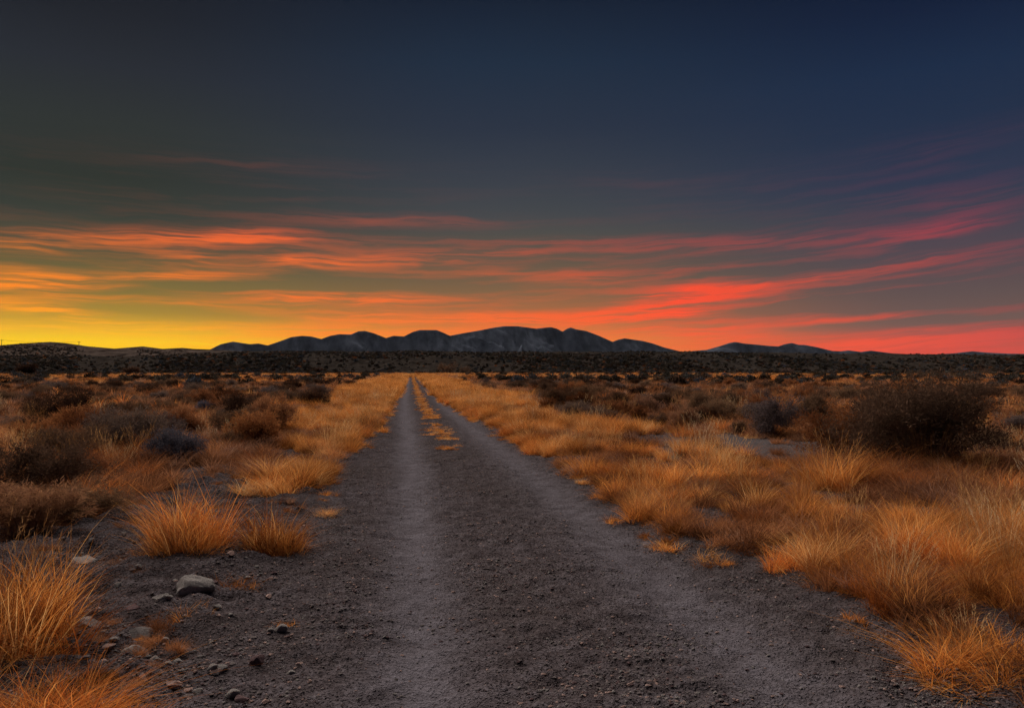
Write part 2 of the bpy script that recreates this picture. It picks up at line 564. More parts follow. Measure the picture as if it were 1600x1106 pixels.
M_BLUFF = slope_material('bluff_soil', (0.010, 0.0083, 0.0075), (0.044, 0.037, 0.033), 0.25, 0.14)
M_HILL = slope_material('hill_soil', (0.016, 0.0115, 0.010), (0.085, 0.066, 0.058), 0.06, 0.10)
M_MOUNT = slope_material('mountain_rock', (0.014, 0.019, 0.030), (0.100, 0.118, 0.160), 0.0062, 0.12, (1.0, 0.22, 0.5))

# ------------------------------------------------------------------ ground
def spread(lo, hi, step, grow, far):
    """coordinates: even between lo and hi, then growing steps out to -far / far"""
    c = list(np.arange(lo, hi, step))
    s, v = step, c[-1]
    while v < far:
        s *= grow
        v += s
        c.append(v)
    s, v, left = step, lo, []
    while v > -far:
        s *= grow
        v -= s
        left.append(v)
    return np.array(left[::-1] + c)


gx = spread(-4.5, 6.0, 0.045, 1.075, 9000.0)
gy_near = [-40, -25, -15, -9, -5, -2.5, -1, 0, 0.8, 1.4]
v = 2.0
while v < 300:
    gy_near.append(v)
    v += max(0.03, 0.0085 * v)
while v < 9500:
    gy_near.append(v)
    v *= 1.12
gy = np.array(gy_near)
XX, YY = np.meshgrid(gx, gy)
ZZ = gz(XX, YY) - 0.05 * in_road(XX, YY) * (YY > 1.6) * (YY < 250)
ZZ = ZZ - 2.0 * smooth(np.hypot(XX, YY), 330, 900)
tag(obj('ground', grid_mesh('ground', XX, YY, ZZ, M_GROUND)), kind='structure')

ry = [1.5]
while ry[-1] < 252:
    ry.append(ry[-1] + max(0.022, 0.0068 * ry[-1]))
ry = np.array(ry)
ru = np.linspace(0, 1, 130)
el_, er_ = edge_l(ry)[:, None], edge_r(ry)[:, None]
RX = el_ + (er_ - el_) * ru[None, :]
RY = np.repeat(ry[:, None], len(ru), 1)
RZ = gz(RX, RY) + 0.008 * in_road(RX, RY) - 0.008
tag(obj('dirt_road', grid_mesh('dirt_road', RX, RY, RZ, M_GROUND)), kind='structure')

# ------------------------------------------------------------------ bluff, hills, mountains
def skyline(pts):
    a = np.array([azel(px, py) for px, py in pts])
    return lambda q: np.interp(q, a[:, 0], np.tan(a[:, 1]))


def terrain_polar(name, az0, az1, na, radii, height, mat):
    q = np.linspace(az0, az1, na)
    AA, RR = np.meshgrid(q, radii)
    HH = height(AA, RR)
    return tag(obj(name, grid_mesh(name, RR * np.sin(AA), RR * np.cos(AA), HH, mat)), kind='structure')


BL = skyline([(-2500, 556), (0, 556), (200, 556), (300, 553), (380, 549), (480, 548), (560, 549), (600, 549), (660, 548), (760, 550),
              (900, 549), (1020, 549), (1140, 550), (1300, 552), (1440, 552.5), (1600, 554), (3500, 556)])


def bluff_h(a, r):
    x, y = r * np.sin(a), r * np.cos(a)
    foot = 258 + 14 * (fbm(x, 0 * y, 0.012, 2, 40) - 0.5)
    t = np.clip((r - foot) / (385 - foot), 0, 1)
    prof = 0.12 * t + 0.88 * smooth(t, 0.12, 0.96)
    top = BL(a) * 385 + CAM_Z + 0.9 * (fbm(a * 60, 0 * a, 1.0, 3, 42) - 0.5)
    g = ridged(x + 0.25 * y, y * 0.22, 0.045, 4, 44)
    z = prof * top - (3.2 * (1 - g) + 0.9 * fbm(x, y, 0.12, 3, 47)) * np.sin(np.clip(t, 0, 1) * math.pi) ** 0.8
    z = z + 0.3 * (fbm(x, y, 0.2, 3, 49) - 0.5) * (t > 0.05)
    back = smooth(r, 385, 640)
    return np.where(t <= 0, -0.25 - (foot - r) * 0.03, z - 0.25 * (1 - smooth(t, 0, 0.05))) - back * 7.0


rad_b = np.concatenate([np.linspace(238, 262, 6), np.linspace(265, 392, 52), np.linspace(400, 640, 12)])
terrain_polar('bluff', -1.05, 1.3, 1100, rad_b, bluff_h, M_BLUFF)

HL = skyline([(-2200, 556), (-900, 546), (-400, 538), (-150, 543), (0, 539.5), (34, 536.5), (79, 534), (103, 536), (137, 541), (179, 544.6), (199, 543),
              (223, 541), (254, 545), (285, 543.3), (302, 545), (330, 546), (380, 549), (450, 556), (560, 566)])


def hill_h(a, r):
    x, y = r * np.sin(a), r * np.cos(a)
    t = np.clip((r - 400) / (740 - 400), 0, 1)
    top = HL(a) * 740 + CAM_Z
    g = ridged(x + 0.5 * y + 14 * fbm(x, y, 0.02, 2, 52), y * 0.30 - x * 0.1, 0.021, 4, 54)
    z = top * (0.25 * t + 0.75 * smooth(t, 0.0, 1.0)) - 11.0 * (1 - g) * np.sin(t * math.pi) ** 0.9
    return z - smooth(r, 745, 1200) * 16 - 3.0 * (t <= 0)


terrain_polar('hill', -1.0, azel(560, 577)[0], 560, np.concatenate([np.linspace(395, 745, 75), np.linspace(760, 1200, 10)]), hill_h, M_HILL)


def mountain(name, pts, r0, rc, r1, spur, seed, depth=0.9):
    S0 = skyline(pts)
    a0, a1 = azel(pts[0][0], 577)[0], azel(pts[-1][0], 577)[0]
    qs = np.linspace(a0, a1, 900)
    raw = np.maximum(S0(qs), 0)
    levels = [raw]
    for wd in (12, 30, 70):
        k = np.hanning(2 * wd + 1)
        levels.append(np.convolve(np.pad(raw, wd, mode='edge'), k / k.sum(), mode='valid'))

    def S(a, t):
        f = np.clip((1 - t) * 3.4, 0, 2.999)
        L = np.stack([np.interp(a, qs, l) for l in levels])
        i = f.astype(int)
        w = f - i
        lo = np.take_along_axis(L, i[None], 0)[0]
        hi = np.take_along_axis(L, i[None] + 1, 0)[0]
        return lo * (1 - w) + hi * w

    def h(a, r):
        x, y = r * np.sin(a), r * np.cos(a)
        t = np.clip((r - r0) / (rc - r0), 0, 1)
        top = S(a, t) * rc
        lean = 0.8
        wx = x + 0.75 * (y - rc) * lean + 260 * (fbm(x, y, 0.0016, 3, seed) - 0.5)
        g = ridged(wx, y * 0.40, 1.0 / spur, 5, seed + 3) ** 1.6
        s = t ** 1.15
        z = top * (0.10 * t + 0.90 * s) - depth * top * (1 - g) * (np.sin(np.clip(t, 0, 1) * math.pi) ** 0.75) * 1.15
        z = z + 0.05 * top * (fbm(x, y, 0.009, 4, seed + 9) - 0.5) * np.sin(np.clip(t, 0, 1) * math.pi)
        return z * (1 - smooth(r, rc, r1) * 1.0) - 6.0
    na = int((a1 - a0) / 0.00085)
    return terrain_polar(name, a0, a1, na, np.concatenate([np.linspace(r0, rc, 90), np.linspace(rc * 1.006, r1, 14)]), h, M_MOUNT)


mountain('mountain', [(300, 560), (325, 546), (345, 536), (364, 532), (390, 536), (404, 535), (418, 538), (436, 532), (455, 525), (472, 523),
                      (486, 524), (502, 528), (516, 523), (530, 520.5), (548, 521), (560, 516), (570, 515.3), (584, 519), (603, 526.5), (615, 523),
                      (631, 524), (645, 517), (656, 514), (682, 514), (692, 518), (703, 523), (724, 519), (745, 515.5), (768, 511), (788, 508),
                      (808, 508), (824, 510), (838, 512), (850, 510.5), (861, 509.5), (870, 512), (879, 516.5), (886, 512), (892, 510), (900, 513),
                      (916, 515.5), (936, 523), (957, 532.5), (966, 529), (976, 527), (1004, 531), (1020, 535), (1037, 541), (1061, 547), (1110, 556)],
         5450, 6300, 8200, 300, 60, 1.0)
mountain('mountain', [(1010, 562), (1061, 549.5), (1085, 546.5), (1104, 545), (1125, 539), (1140, 534), (1149, 532.5), (1163, 535), (1180, 536.5), (1200, 538.5), (1216, 539.5),
                      (1226, 536), (1237, 534), (1248, 537), (1257, 537), (1278, 541), (1300, 546.5), (1314, 547), (1326, 545.6), (1345, 548), (1361, 546),
                      (1380, 548.5), (1400, 551), (1450, 552.5), (1492, 550), (1508, 548), (1520, 547), (1544, 549), (1575, 550.5), (1610, 551), (1800, 553), (2400, 566)],
         5400, 6000, 7600, 240, 83, 1.0)

# ------------------------------------------------------------------ plants: meshes
def ribbons(P0, side, pts_fn, n, seg, width, rng, taper=1.3):
    """n blades; pts_fn(t) -> (n,3) centre line at t in 0..1"""
    L = []
    for k in range(seg):
        t = k / seg
        c = pts_fn(t)
        w = width[:, None] * (1 - t ** taper) * 0.5
        L += [c - side * w, c + side * w]
    L.append(pts_fn(1.0))
    V = np.stack(L, 1)                       # n, 2*seg+1, 3
    T = []
    for k in range(seg - 1):
        a = 2 * k
        T += [(a, a + 1, a + 3), (a, a + 3, a + 2)]
    a = 2 * (seg - 1)
    T.append((a, a + 1, a + 2))
    T = np.array(T)
    m = 2 * seg + 1
    TT = (T[None] + (np.arange(n) * m)[:, None, None]).reshape(-1, 3)
    return V.reshape(-1, 3), TT, np.repeat(rng.random(n), m)


def blades(rng, n, Rb, H, lean, droop, width, seg=4, hmin=0.45, wind=(0.05, 0.0), tangle=0.6, flat=1.0):
    r = Rb * np.sqrt(rng.random(n))
    a = rng.random(n) * 2 * math.pi
    base = np.stack([r * np.cos(a), r * np.sin(a) * flat, np.full(n, -0.03)], 1)
    phi = a + rng.normal(0, tangle, n)
    kx, ky = rng.normal(0, 0.07, n), rng.normal(0, 0.07, n)
    th = lean * (0.25 + 0.9 * r / Rb) * (0.6 + 0.8 * rng.random(n))
    h = H * (hmin + (1 - hmin) * rng.random(n) ** 0.8) * (1.0 - 0.25 * (r / Rb) ** 2)
    dirh = np.stack([np.cos(phi), np.sin(phi), 0 * phi], 1)
    dr = droop * (0.4 + 1.2 * rng.random(n))
    w = np.array([wind[0], wind[1], 0])

    def f(t):
        hor = h * (np.sin(th) * t + dr * t * t)
        ver = h * (np.cos(th) * t - 0.55 * dr * t ** 2.6)
        return base + dirh * hor[:, None] + np.array([0, 0, 1.0]) * ver[:, None] + w * (h * t * t)[:, None] + np.stack([kx, ky, 0 * kx], 1) * (h * math.sin(2.4 * t + 0.3))[:, None] * t
    sphi = rng.random(n) * 2 * math.pi
    side = np.stack([np.cos(sphi), np.sin(sphi), 0 * sphi], 1)
    return ribbons(base, side, f, n, seg, width * (0.6 + 0.8 * rng.random(n)), rng)


def merge(parts):
    V, T, r, o = [], [], [], 0
    for v, t, c in parts:
        V.append(v)
        T.append(t + o)
        r.append(c)
        o += len(v)
    return np.concatenate(V), np.concatenate(T), np.concatenate(r)


def shift(part, d):
    return part[0] + np.array(d), part[1], part[2]


def tuft_mesh(name, seed, mat, n, Rb, H, lean, droop, width, **k):
    rng = np.random.default_rng(seed)
    bunches = []
    nb = 6
    for b in range(nb):
        a, rr = rng.random() * 6.283, Rb * 0.95 * math.sqrt(rng.random())
        wind = (rng.normal(0.04, 0.28), rng.normal(0, 0.28))
        bunches.append(shift(blades(rng, int(n / nb * rng.uniform(0.5, 1.3)), Rb * rng.uniform(0.3, 0.6), H * rng.uniform(0.6, 1.12), lean, droop * rng.uniform(0.7, 1.5), width, wind=wind, **k),
                             (math.cos(a) * rr, math.sin(a) * rr, 0)))
    fallen = blades(rng, int(n * 0.14), Rb * 1.3, H * 0.75, 1.45, 0.12, width * 0.9, seg=3, tangle=1.6)
    main = merge(bunches + [fallen])
    thatch = blades(rng, int(n * 0.35), Rb * 1.15, H * 0.45, lean * 1.5, droop * 1.8, width * 0.9, seg=3, tangle=1.3)
    return mesh_np(name, *merge([main, thatch])[:2], mat, merge([main, thatch])[2])


def stalk_mesh(name, seed, n, Rb, H):
    """tall flowering stalks with narrow feathery heads"""
    rng = np.random.default_rng(seed)
    parts = [blades(rng, n, Rb, H, 0.22, 0.10, 0.0042, seg=4, hmin=0.65, tangle=0.8)]
    v = parts[0][0].reshape(n, -1, 3)
    tip, prev = v[:, -1], v[:, -3]
    d = tip - prev
    d /= np.linalg.norm(d, axis=1)[:, None]
    m = 9
    start = (tip[:, None] - d[:, None] * np.linspace(0, 0.13, m)[None, :, None]).reshape(-1, 3)
    k = len(start)
    out = np.repeat(d, m, 0) * 0.035 + rng.normal(0, 0.012, (k, 3))
    sd_ = rng.normal(0, 1, (k, 3))
    sd_ /= np.linalg.norm(sd_, axis=1)[:, None]
    parts.append(ribbons(start, sd_, lambda t: start + out * t, k, 2, np.full(k, 0.005), rng))
    parts.append(blades(rng, n * 3, Rb, H * 0.5, 0.5, 0.4, 0.004, seg=3))
    V, T, r = merge(parts)
    return mesh_np(name, V, T, M_PALE, r)


def patch_mesh(name, seed, mat, tufts, size, n, H, width):
    rng = np.random.default_rng(seed)
    parts = []
    for _ in range(tufts):
        s = 0.6 + 0.7 * rng.random()
        p = blades(rng, n, 0.16 * s, H * s, 0.5, 0.35, width, seg=3)
        parts.append(shift(p, ((rng.random() - 0.5) * size, (rng.random() - 0.5) * size, 0)))
    V, T, r = merge(parts)
    return mesh_np(name, V, T, mat, r)


TUFT = {}
for i in range(3):
    TUFT['tall%d' % i] = tuft_mesh('tall_tuft', 10 + i, M_VERGE, 300, 0.15, 0.74, 0.36, 0.30, 0.0062, tangle=1.0)
    TUFT['bushy%d' % i] = tuft_mesh('bushy_tuft', 20 + i, M_VERGE, 460, 0.20, 0.62, 0.62, 0.34, 0.0056, tangle=1.2)
    TUFT['rust%d' % i] = tuft_mesh('rust_tuft', 30 + i, M_RUST, 480, 0.22, 0.60, 0.60, 0.34, 0.0056, tangle=1.3)
    TUFT['low%d' % i] = tuft_mesh('low_tuft', 40 + i, M_VERGE, 230, 0.16, 0.28, 0.9, 0.5, 0.0065, tangle=1.2)
    TUFT['dull%d' % i] = tuft_mesh('dull_tuft', 50 + i, M_DULL, 280, 0.19, 0.52, 0.6, 0.40, 0.008, tangle=1.0)
TUFT['stalk0'] = stalk_mesh('stalk_tuft', 60, 46, 0.16, 0.85)
TUFT['stalk1'] = stalk_mesh('stalk_tuft', 61, 34, 0.20, 0.75)
for i in range(3):
    TUFT['vpatch%d' % i] = patch_mesh('golden_patch', 70 + i, M_VERGE, 7, 1.1, 70, 0.60, 0.014)
    TUFT['dpatch%d' % i] = patch_mesh('dull_patch', 80 + i, M_DULL, 7, 1.7, 60, 0.46, 0.018)
    TUFT['gpatch%d' % i] = patch_mesh('mixed_patch', 90 + i, M_RUST, 6, 1.6, 60, 0.46, 0.018)


def branch_mesh(seed, H, spread_, stems, levels, kids, len0, ratio, r0, up=0.25, wig=0.35):
    """branching skeleton -> thin three-sided tubes; returns (V,T,r), tip positions and directions"""
    rng = random.Random(seed)
    segs, tips = [], []

    def grow(p, d, L, rad, lev):
        n = 3 if lev < 2 else 2
        q = p.copy()
        for _ in range(n):
            d = (d + Vector((rng.gauss(0, wig), rng.gauss(0, wig), rng.gauss(0, wig) * 0.6 + up * 0.3)) * 0.45).normalized()
            e = q + d * (L / n)
            if e.z < 0.03:
                e.z = 0.03
            segs.append((q.copy(), e.copy(), rad, rad * 0.8))
            rad *= 0.82
            q = e
            if lev < levels and rng.random() < 0.6:
                side = (d + Vector((rng.gauss(0, .8), rng.gauss(0, .8), rng.gauss(0.15, .5)))).normalized()
                grow(q.copy(), side, L * ratio * rng.uniform(.6, 1.0), rad * 0.6, lev + 1)
            if lev >= levels - 1:
                tips.append((q.copy(), d.copy()))
        if lev < levels:
            for _ in range(kids):
                side = (d + Vector((rng.gauss(0, .55), rng.gauss(0, .55), rng.gauss(up, .4)))).normalized()
                grow(q.copy(), side, L * ratio * rng.uniform(.7, 1.15), rad * 0.7, lev + 1)
    for k in range(stems):
        a = 2 * math.pi * (k + rng.random()) / stems
        s = spread_ * (0.25 + 0.85 * rng.random())
        d = Vector((math.cos(a) * math.sin(s), math.sin(a) * math.sin(s), math.cos(s)))
        grow(Vector((math.cos(a) * 0.05, math.sin(a) * 0.05, -0.05)), d, len0 * H * rng.uniform(.75, 1.15), r0, 0)
    A = np.array([s[0] for s in segs])
    B = np.array([s[1] for s in segs])
    ra = np.array([s[2] for s in segs])[:, None]
    rb = np.array([s[3] for s in segs])[:, None]
    D = B - A
    D /= np.maximum(np.linalg.norm(D, axis=1), 1e-6)[:, None]
    U = np.cross(D, np.array([0.3, 0.2, 0.93]))
    U /= np.maximum(np.linalg.norm(U, axis=1), 1e-6)[:, None]
    W = np.cross(D, U)
    ring = []
    for base_, rr in ((A, ra), (B, rb)):
        for k in range(3):
            c, s = math.cos(2.0944 * k), math.sin(2.0944 * k)
            ring.append(base_ + (U * c + W * s) * rr)
    V = np.stack(ring, 1)
    T = np.array([(0, 1, 4), (0, 4, 3), (1, 2, 5), (1, 5, 4), (2, 0, 3), (2, 3, 5)])
    n = len(segs)
    TT = (T[None] + (np.arange(n) * 6)[:, None, None]).reshape(-1, 3)
    rr = np.random.default_rng(seed).random(n)
    return (V.reshape(-1, 3), TT, np.repeat(rr, 6)), np.array([t[0] for t in tips]), np.array([t[1] for t in tips])


def leaf_mesh(seed, tips, dirs, per, length, width, spreadv, jitter):
    rng = np.random.default_rng(seed)
    P = np.repeat(tips, per, 0) + rng.normal(0, jitter, (len(tips) * per, 3))
    P[:, 2] = np.maximum(P[:, 2], 0.02)
    D = np.repeat(dirs, per, 0) + rng.normal(0, spreadv, (len(P), 3))
    D /= np.linalg.norm(D, axis=1)[:, None]
    S = np.cross(D, rng.normal(0, 1, (len(P), 3)))
    S /= np.maximum(np.linalg.norm(S, axis=1), 1e-6)[:, None]
    L = length * (0.5 + rng.random(len(P)))[:, None]
    W = width * (0.6 + 0.8 * rng.random(len(P)))[:, None]
    V = np.stack([P, P + D * L * 0.5 + S * W, P + D * L, P + D * L * 0.5 - S * W], 1).reshape(-1, 3)
    i = np.arange(len(P))[:, None] * 4
    T = np.concatenate([i + np.array([[0, 1, 2]]), i + np.array([[0, 2, 3]])])
    return V, T, np.repeat(rng.random(len(P)), 4)


SHRUB = {}


def shrub_kind(key, seed, bark, leafmat, H, spread_, stems, levels, kids, len0, ratio, r0, per, ll, lw, sp, jit):
    b, tips, dirs = branch_mesh(seed, H, spread_, stems, levels, kids, len0, ratio, r0)
    bm_ = mesh_np(key + '_branches', b[0], b[1], bark, b[2])
    lm = None
    if per:
        l = leaf_mesh(seed + 1, tips, dirs, per, ll, lw, sp, jit)
        lm = mesh_np(key + '_foliage', l[0], l[1], leafmat, l[2])
    SHRUB[key] = (bm_, lm)


for i in range(3):
    shrub_kind('rust%d' % i, 200 + i, M_TWIG, M_LEAF_RUST, 0.8, 0.85, 13, 4, 2, 0.36, 0.64, 0.0065, 2, 0.06, 0.004, 0.6, 0.02)
    shrub_kind('dark%d' % i, 210 + i, M_TWIG, M_LEAF_DARK, 0.9, 0.95, 14, 4, 2, 0.35, 0.64, 0.0075, 2, 0.05, 0.005, 0.8, 0.03)
    shrub_kind('brown%d' % i, 220 + i, M_TWIG, M_LEAF_BROWN, 0.8, 0.9, 14, 4, 2, 0.36, 0.64, 0.007, 2, 0.06, 0.004, 0.7, 0.03)
shrub_kind('grey0', 230, M_GREYTWIG, M_LEAF_GREY, 0.75, 0.9, 14, 4, 2, 0.36, 0.64, 0.0065, 2, 0.05, 0.004, 0.8, 0.03)
shrub_kind('big0', 240, M_TWIG, M_LEAF_DARK, 1.35, 1.0, 26, 4, 2, 0.36, 0.64, 0.012, 3, 0.055, 0.004, 0.8, 0.05)
shrub_kind('big1', 241, M_TWIG, M_LEAF_RUST, 1.15, 0.9, 20, 4, 2, 0.34, 0.62, 0.012, 3, 0.06, 0.005, 0.7, 0.04)
shrub_kind('dead0', 250, M_TWIG, None, 0.75, 1.25, 9, 3, 2, 0.55, 0.66, 0.016, 0, 0, 0, 0, 0)

# a coarse shrub for the distance
def far_shrub(name, seed, mat, H, n, size):
    rng = np.random.default_rng(seed)
    d = rng.normal(0, 1, (n, 3))
    d /= np.linalg.norm(d, axis=1)[:, None]
    lump = 0.75 + 0.5 * vnoise(d[:, 0] * 2.2 + seed, d[:, 1] * 2.2 + d[:, 2])
    P = d * (rng.random(n) ** 0.4 * lump)[:, None] * np.array([H * 0.75, H * 0.75, H * 0.52])
    P[:, 2] = np.abs(P[:, 2] + H * 0.42)
    l = leaf_mesh(seed + 5, P, d + np.array([0, 0, 0.6]), 1, size, size * 0.22, 0.6, 0.0)
    return mesh_np(name, l[0], l[1], mat, l[2])


FAR = [far_shrub('far_scrub', 300, M_SCRUB_BROWN, 1.0, 420, 0.30), far_shrub('far_scrub', 301, M_SCRUB_DARK, 1.1, 420, 0.32),
       far_shrub('far_scrub', 302, M_LEAF_RUST, 0.9, 420, 0.28), far_shrub('far_scrub', 303, M_LEAF_GREY, 0.9, 420, 0.28)]

# ------------------------------------------------------------------ scattering (uncountable cover only)
def scatter(name, meshes, pts, rots, scales, idx, label, cat):
    proto = bpy.data.collections.new(name + '_source')
    for k, me in enumerate(meshes):
        proto.objects.link(bpy.data.objects.new('%s_source_%02d' % (name, k), me))
    me = bpy.data.meshes.new(name)
    n = len(pts)
    me.vertices.add(n)
    me.vertices.foreach_set('co', np.asarray(pts, np.float32).ravel())
    a = me.attributes.new('rot', 'FLOAT_VECTOR', 'POINT')
    a.data.foreach_set('vector', np.asarray(rots, np.float32).ravel())
    a = me.attributes.new('scl', 'FLOAT', 'POINT')
    a.data.foreach_set('value', np.asarray(scales, np.float32))
    a = me.attributes.new('idx', 'INT', 'POINT')
    a.data.foreach_set('value', np.asarray(idx, np.int32))
    o = obj(name, me)
    ng = bpy.data.node_groups.new(name + '_scatter', 'GeometryNodeTree')
    ng.interface.new_socket('Geometry', in_out='INPUT', socket_type='NodeSocketGeometry')
    ng.interface.new_socket('Geometry', in_out='OUTPUT', socket_type='NodeSocketGeometry')
    N = ng.nodes
    gi, go = N.new('NodeGroupInput'), N.new('NodeGroupOutput')
    iop = N.new('GeometryNodeInstanceOnPoints')
    ci = N.new('GeometryNodeCollectionInfo')
    ci.inputs['Collection'].default_value = proto
    ci.inputs['Separate Children'].default_value = True
    ci.inputs['Reset Children'].default_value = True
    iop.inputs['Pick Instance'].default_value = True
    for an, dt, sock in (('rot', 'FLOAT_VECTOR', 'Rotation'), ('scl', 'FLOAT', 'Scale'), ('idx', 'INT', 'Instance Index')):
        na = N.new('GeometryNodeInputNamedAttribute')
        na.data_type = dt
        na.inputs['Name'].default_value = an
        ng.links.new(na.outputs['Attribute'], iop.inputs[sock])
    ng.links.new(gi.outputs[0], iop.inputs['Points'])
    ng.links.new(ci.outputs[0], iop.inputs['Instance'])
    ng.links.new(iop.outputs[0], go.inputs[0])
    md = o.modifiers.new('scatter', 'NODES')
    md.node_group = ng
    return tag(o, label, cat, kind='stuff')


rng = np.random.default_rng(5)
AZ_LO, AZ_HI = azel(-160, 577)[0], azel(1760, 577)[0]


def field(n, r0, r1, power=1.0):
    """random points in the wedge of ground in view, power<1 crowds them near"""
    u = rng.random(n)
    r = np.sqrt(r0 ** 2 + (r1 ** 2 - r0 ** 2) * u ** (1 / power)) if power != 0 else r0 * (r1 / r0) ** u
    a = AZ_LO + (AZ_HI - AZ_LO) * rng.random(n)
    return r * np.sin(a), r * np.cos(a)


# bare patches: centre px, py, half sizes in metres
BARE = []
for px, py, hx, hy in ((1170, 705, 2.4, 2.2), (1050, 692, 1.2, 1.4), (1570, 700, 1.6, 1.2), (330, 740, 0.9, 1.3), (420, 716, 0.6, 1.2)):
    bx, by = onground(px, py)
    BARE.append((bx, by, hx, hy))


def bareness(x, y):
    b = np.zeros_like(x)
    for bx, by, hx, hy in BARE:
        b = np.maximum(b, 1 - smooth(np.hypot((x - bx) / hx, (y - by) / hy) + 0.5 * (vnoise(x, y, 1.2, 70) - 0.5), 0.75, 1.1))
    # stony ground left of the road, close by
    wl = edge_l(y) - x
    lim = 2.6 - 0.16 * (y - 6.0)
    left = (wl > -0.3) * (1 - smooth(wl, lim - 0.5, lim)) * (1 - smooth(y, 9.5, 12.5))
    return np.maximum(b, left)


def stony(x, y):
    return (edge_l(y) - x > -0.3) & (edge_l(y) - x < 2.7 - 0.16 * (y - 6.0)) & (y < 11.5)


def off_road(x, y, m=0.0):
    return (x < edge_l(y) - m) | (x > edge_r(y) + m)


def verge(x, y):
    """how much golden verge grass grows here, 0..1"""
    wr, wl = x - edge_r(y), edge_l(y) - x
    wid_r = 4.0 - 1.1 * smooth(y, 8, 14) + 0.6 * smooth(y, 22, 40) + 1.6 * (vnoise(x * 0.2, y, 0.12, 80) - 0.5)
    wid_l = 0.8 + 3.0 * smooth(y, 8, 28) + 1.4 * (vnoise(x * 0.2, y, 0.12, 81) - 0.5)
    vr = (wr > 0) * (1 - smooth(wr, wid_r - 0.8, wid_r + 0.6))
    vl = (wl > 0) * (1 - smooth(wl, wid_l - 0.6, wid_l + 0.5)) * smooth(y, 7.5, 10.0)
    return np.maximum(vr, vl) * (1 - bareness(x, y))


grass_meshes, grass_key = [], {}
for k in TUFT:
    grass_key[k] = len(grass_meshes)
    grass_meshes.append(TUFT[k])
GP, GR, GS, GI = [], [], [], []


def sow(x, y, keys, probs, smin, smax, sink=0.0):
    n = len(x)
    if not n:
        return
    GP.append(np.stack([x, y, gz(x, y, False) - sink], 1))
    GR.append(np.stack([rng.normal(0, .13, n), rng.normal(0, .13, n), rng.random(n) * 6.283], 1))
    GS.append(smin + (smax - smin) * rng.random(n))
    GI.append(np.array([grass_key[k] for k in keys])[rng.choice(len(keys), n, p=np.array(probs) / sum(probs))])


ALLV = ['tall0', 'tall1', 'tall2', 'bushy0', 'bushy1', 'bushy2', 'rust0', 'rust1', 'rust2', 'low0', 'low1', 'stalk0', 'stalk1']
PV = [2, 2, 2, 3, 3, 3, 1.6, 1.6, 1.6, 2.5, 2.5, .9, .9]
# verge, near and middle distance
x = rng.uniform(-7, 9, 26000)
y = 3.0 + 42 * rng.random(26000) ** 1.25
clump = fbm(x, y, 1.0, 3, 33)
keep = (rng.random(len(x)) < verge(x, y) * smooth(clump, 0.50 - 0.05 * smooth(y, 9, 20), 0.56) * (0.36 + 0.40 * smooth(y, 8, 24))) & off_road(x, y, 0.02)
sow(x[keep & (y < 9)], y[keep & (y < 9)], ALLV, PV, 0.35, 0.85)
sow(x[keep & (y >= 9)], y[keep & (y >= 9)], ALLV, PV, 0.45, 1.0)
keep = (rng.random(len(x)) < verge(x, y) * 0.26) & off_road(x, y, 0.1)
sow(x[keep], y[keep], ['dull0', 'dull1', 'dull2', 'low2'], [2, 2, 2, 1], 0.35, 0.8)
# loose edge growth
x = rng.uniform(-3, 4, 2500)
y = 3.5 + 40 * rng.random(2500)
dd = np.minimum(np.abs(x - edge_r(y)), np.abs(x - edge_l(y)))
keep = (dd < 0.22) & ((x > 0.5) | (y > 9)) & (rng.random(len(x)) < 0.5)
sow(x[keep], y[keep], ['low0', 'low1', 'low2', 'bushy0'], [2, 2, 2, 1], 0.35, 0.8)
# verge, far
x = rng.uniform(-7, 9, 9000)
y = 40 + 205 * rng.random(9000)
keep = (rng.random(len(x)) < verge(x, y)) & off_road(x, y, 0.25)
sow(x[keep], y[keep], ['vpatch0', 'vpatch1', 'vpatch2'], [1, 1, 1], 0.8, 1.2)
# grass between the two tracks, farther on
y = 14 + 220 * rng.random(3200) ** 1.3
x = (rut_l(y) + rut_r(y)) / 2 + rng.normal(0, 0.13, len(y))
keep = (fbm(x * 0, y, 0.5, 2, 35) > 0.64 - 0.32 * smooth(y, 14, 34)) & (rng.random(len(y)) < 0.8)
sow(x[keep], y[keep], ['low0', 'low1', 'low2'], [2, 2, 2], 0.22, 0.52)
# withered stubble on the stony ground left of the road
x = rng.uniform(-4.5, -0.9, 420)
y = rng.uniform(3.6, 11.5, 420)
keep = stony(x, y) & off_road(x, y, 0.1) & (rng.random(420) < smooth(fbm(x, y, 1.1, 2, 39), 0.38, 0.58))
sow(x[keep], y[keep], ['dull0', 'dull1', 'dull2', 'low2'], [1, 1, 1, .3], 0.10, 0.30)
# open plain
x, y = field(15000, 4.5, 30, 0.8)
cl = fbm(x, y, 0.35, 3, 36)
keep = ~stony(x, y) & off_road(x, y, 0.3) & (verge(x, y) < 0.3) & (rng.random(len(x)) > 0.88 * bareness(x, y)) & (rng.random(len(x)) < (0.25 + 0.75 * smooth(cl, 0.30, 0.55)))
sow(x[keep], y[keep], ['dull0', 'dull1', 'dull2', 'bushy0', 'rust0', 'rust1', 'stalk0', 'stalk1', 'low2'], [6, 6, 6, .7, 1.2, 1.2, .3, .3, 1.5], 0.5, 1.1)
x, y = field(13000, 28, 90, 0.75)
cl = fbm(x, y, 0.09, 3, 37)
keep = off_road(x, y, 0.8) & (verge(x, y) < 0.3) & (rng.random(len(x)) < 0.35 + 0.65 * smooth(cl, 0.38, 0.6))
sow(x[keep], y[keep], ['dpatch0', 'dpatch1', 'dpatch2', 'gpatch0', 'gpatch1', 'vpatch0'], [5, 5, 5, .8, .8, .9], 0.75, 1.2)
x, y = field(15000, 85, 262)
cl = fbm(x, y, 0.03, 3, 38)
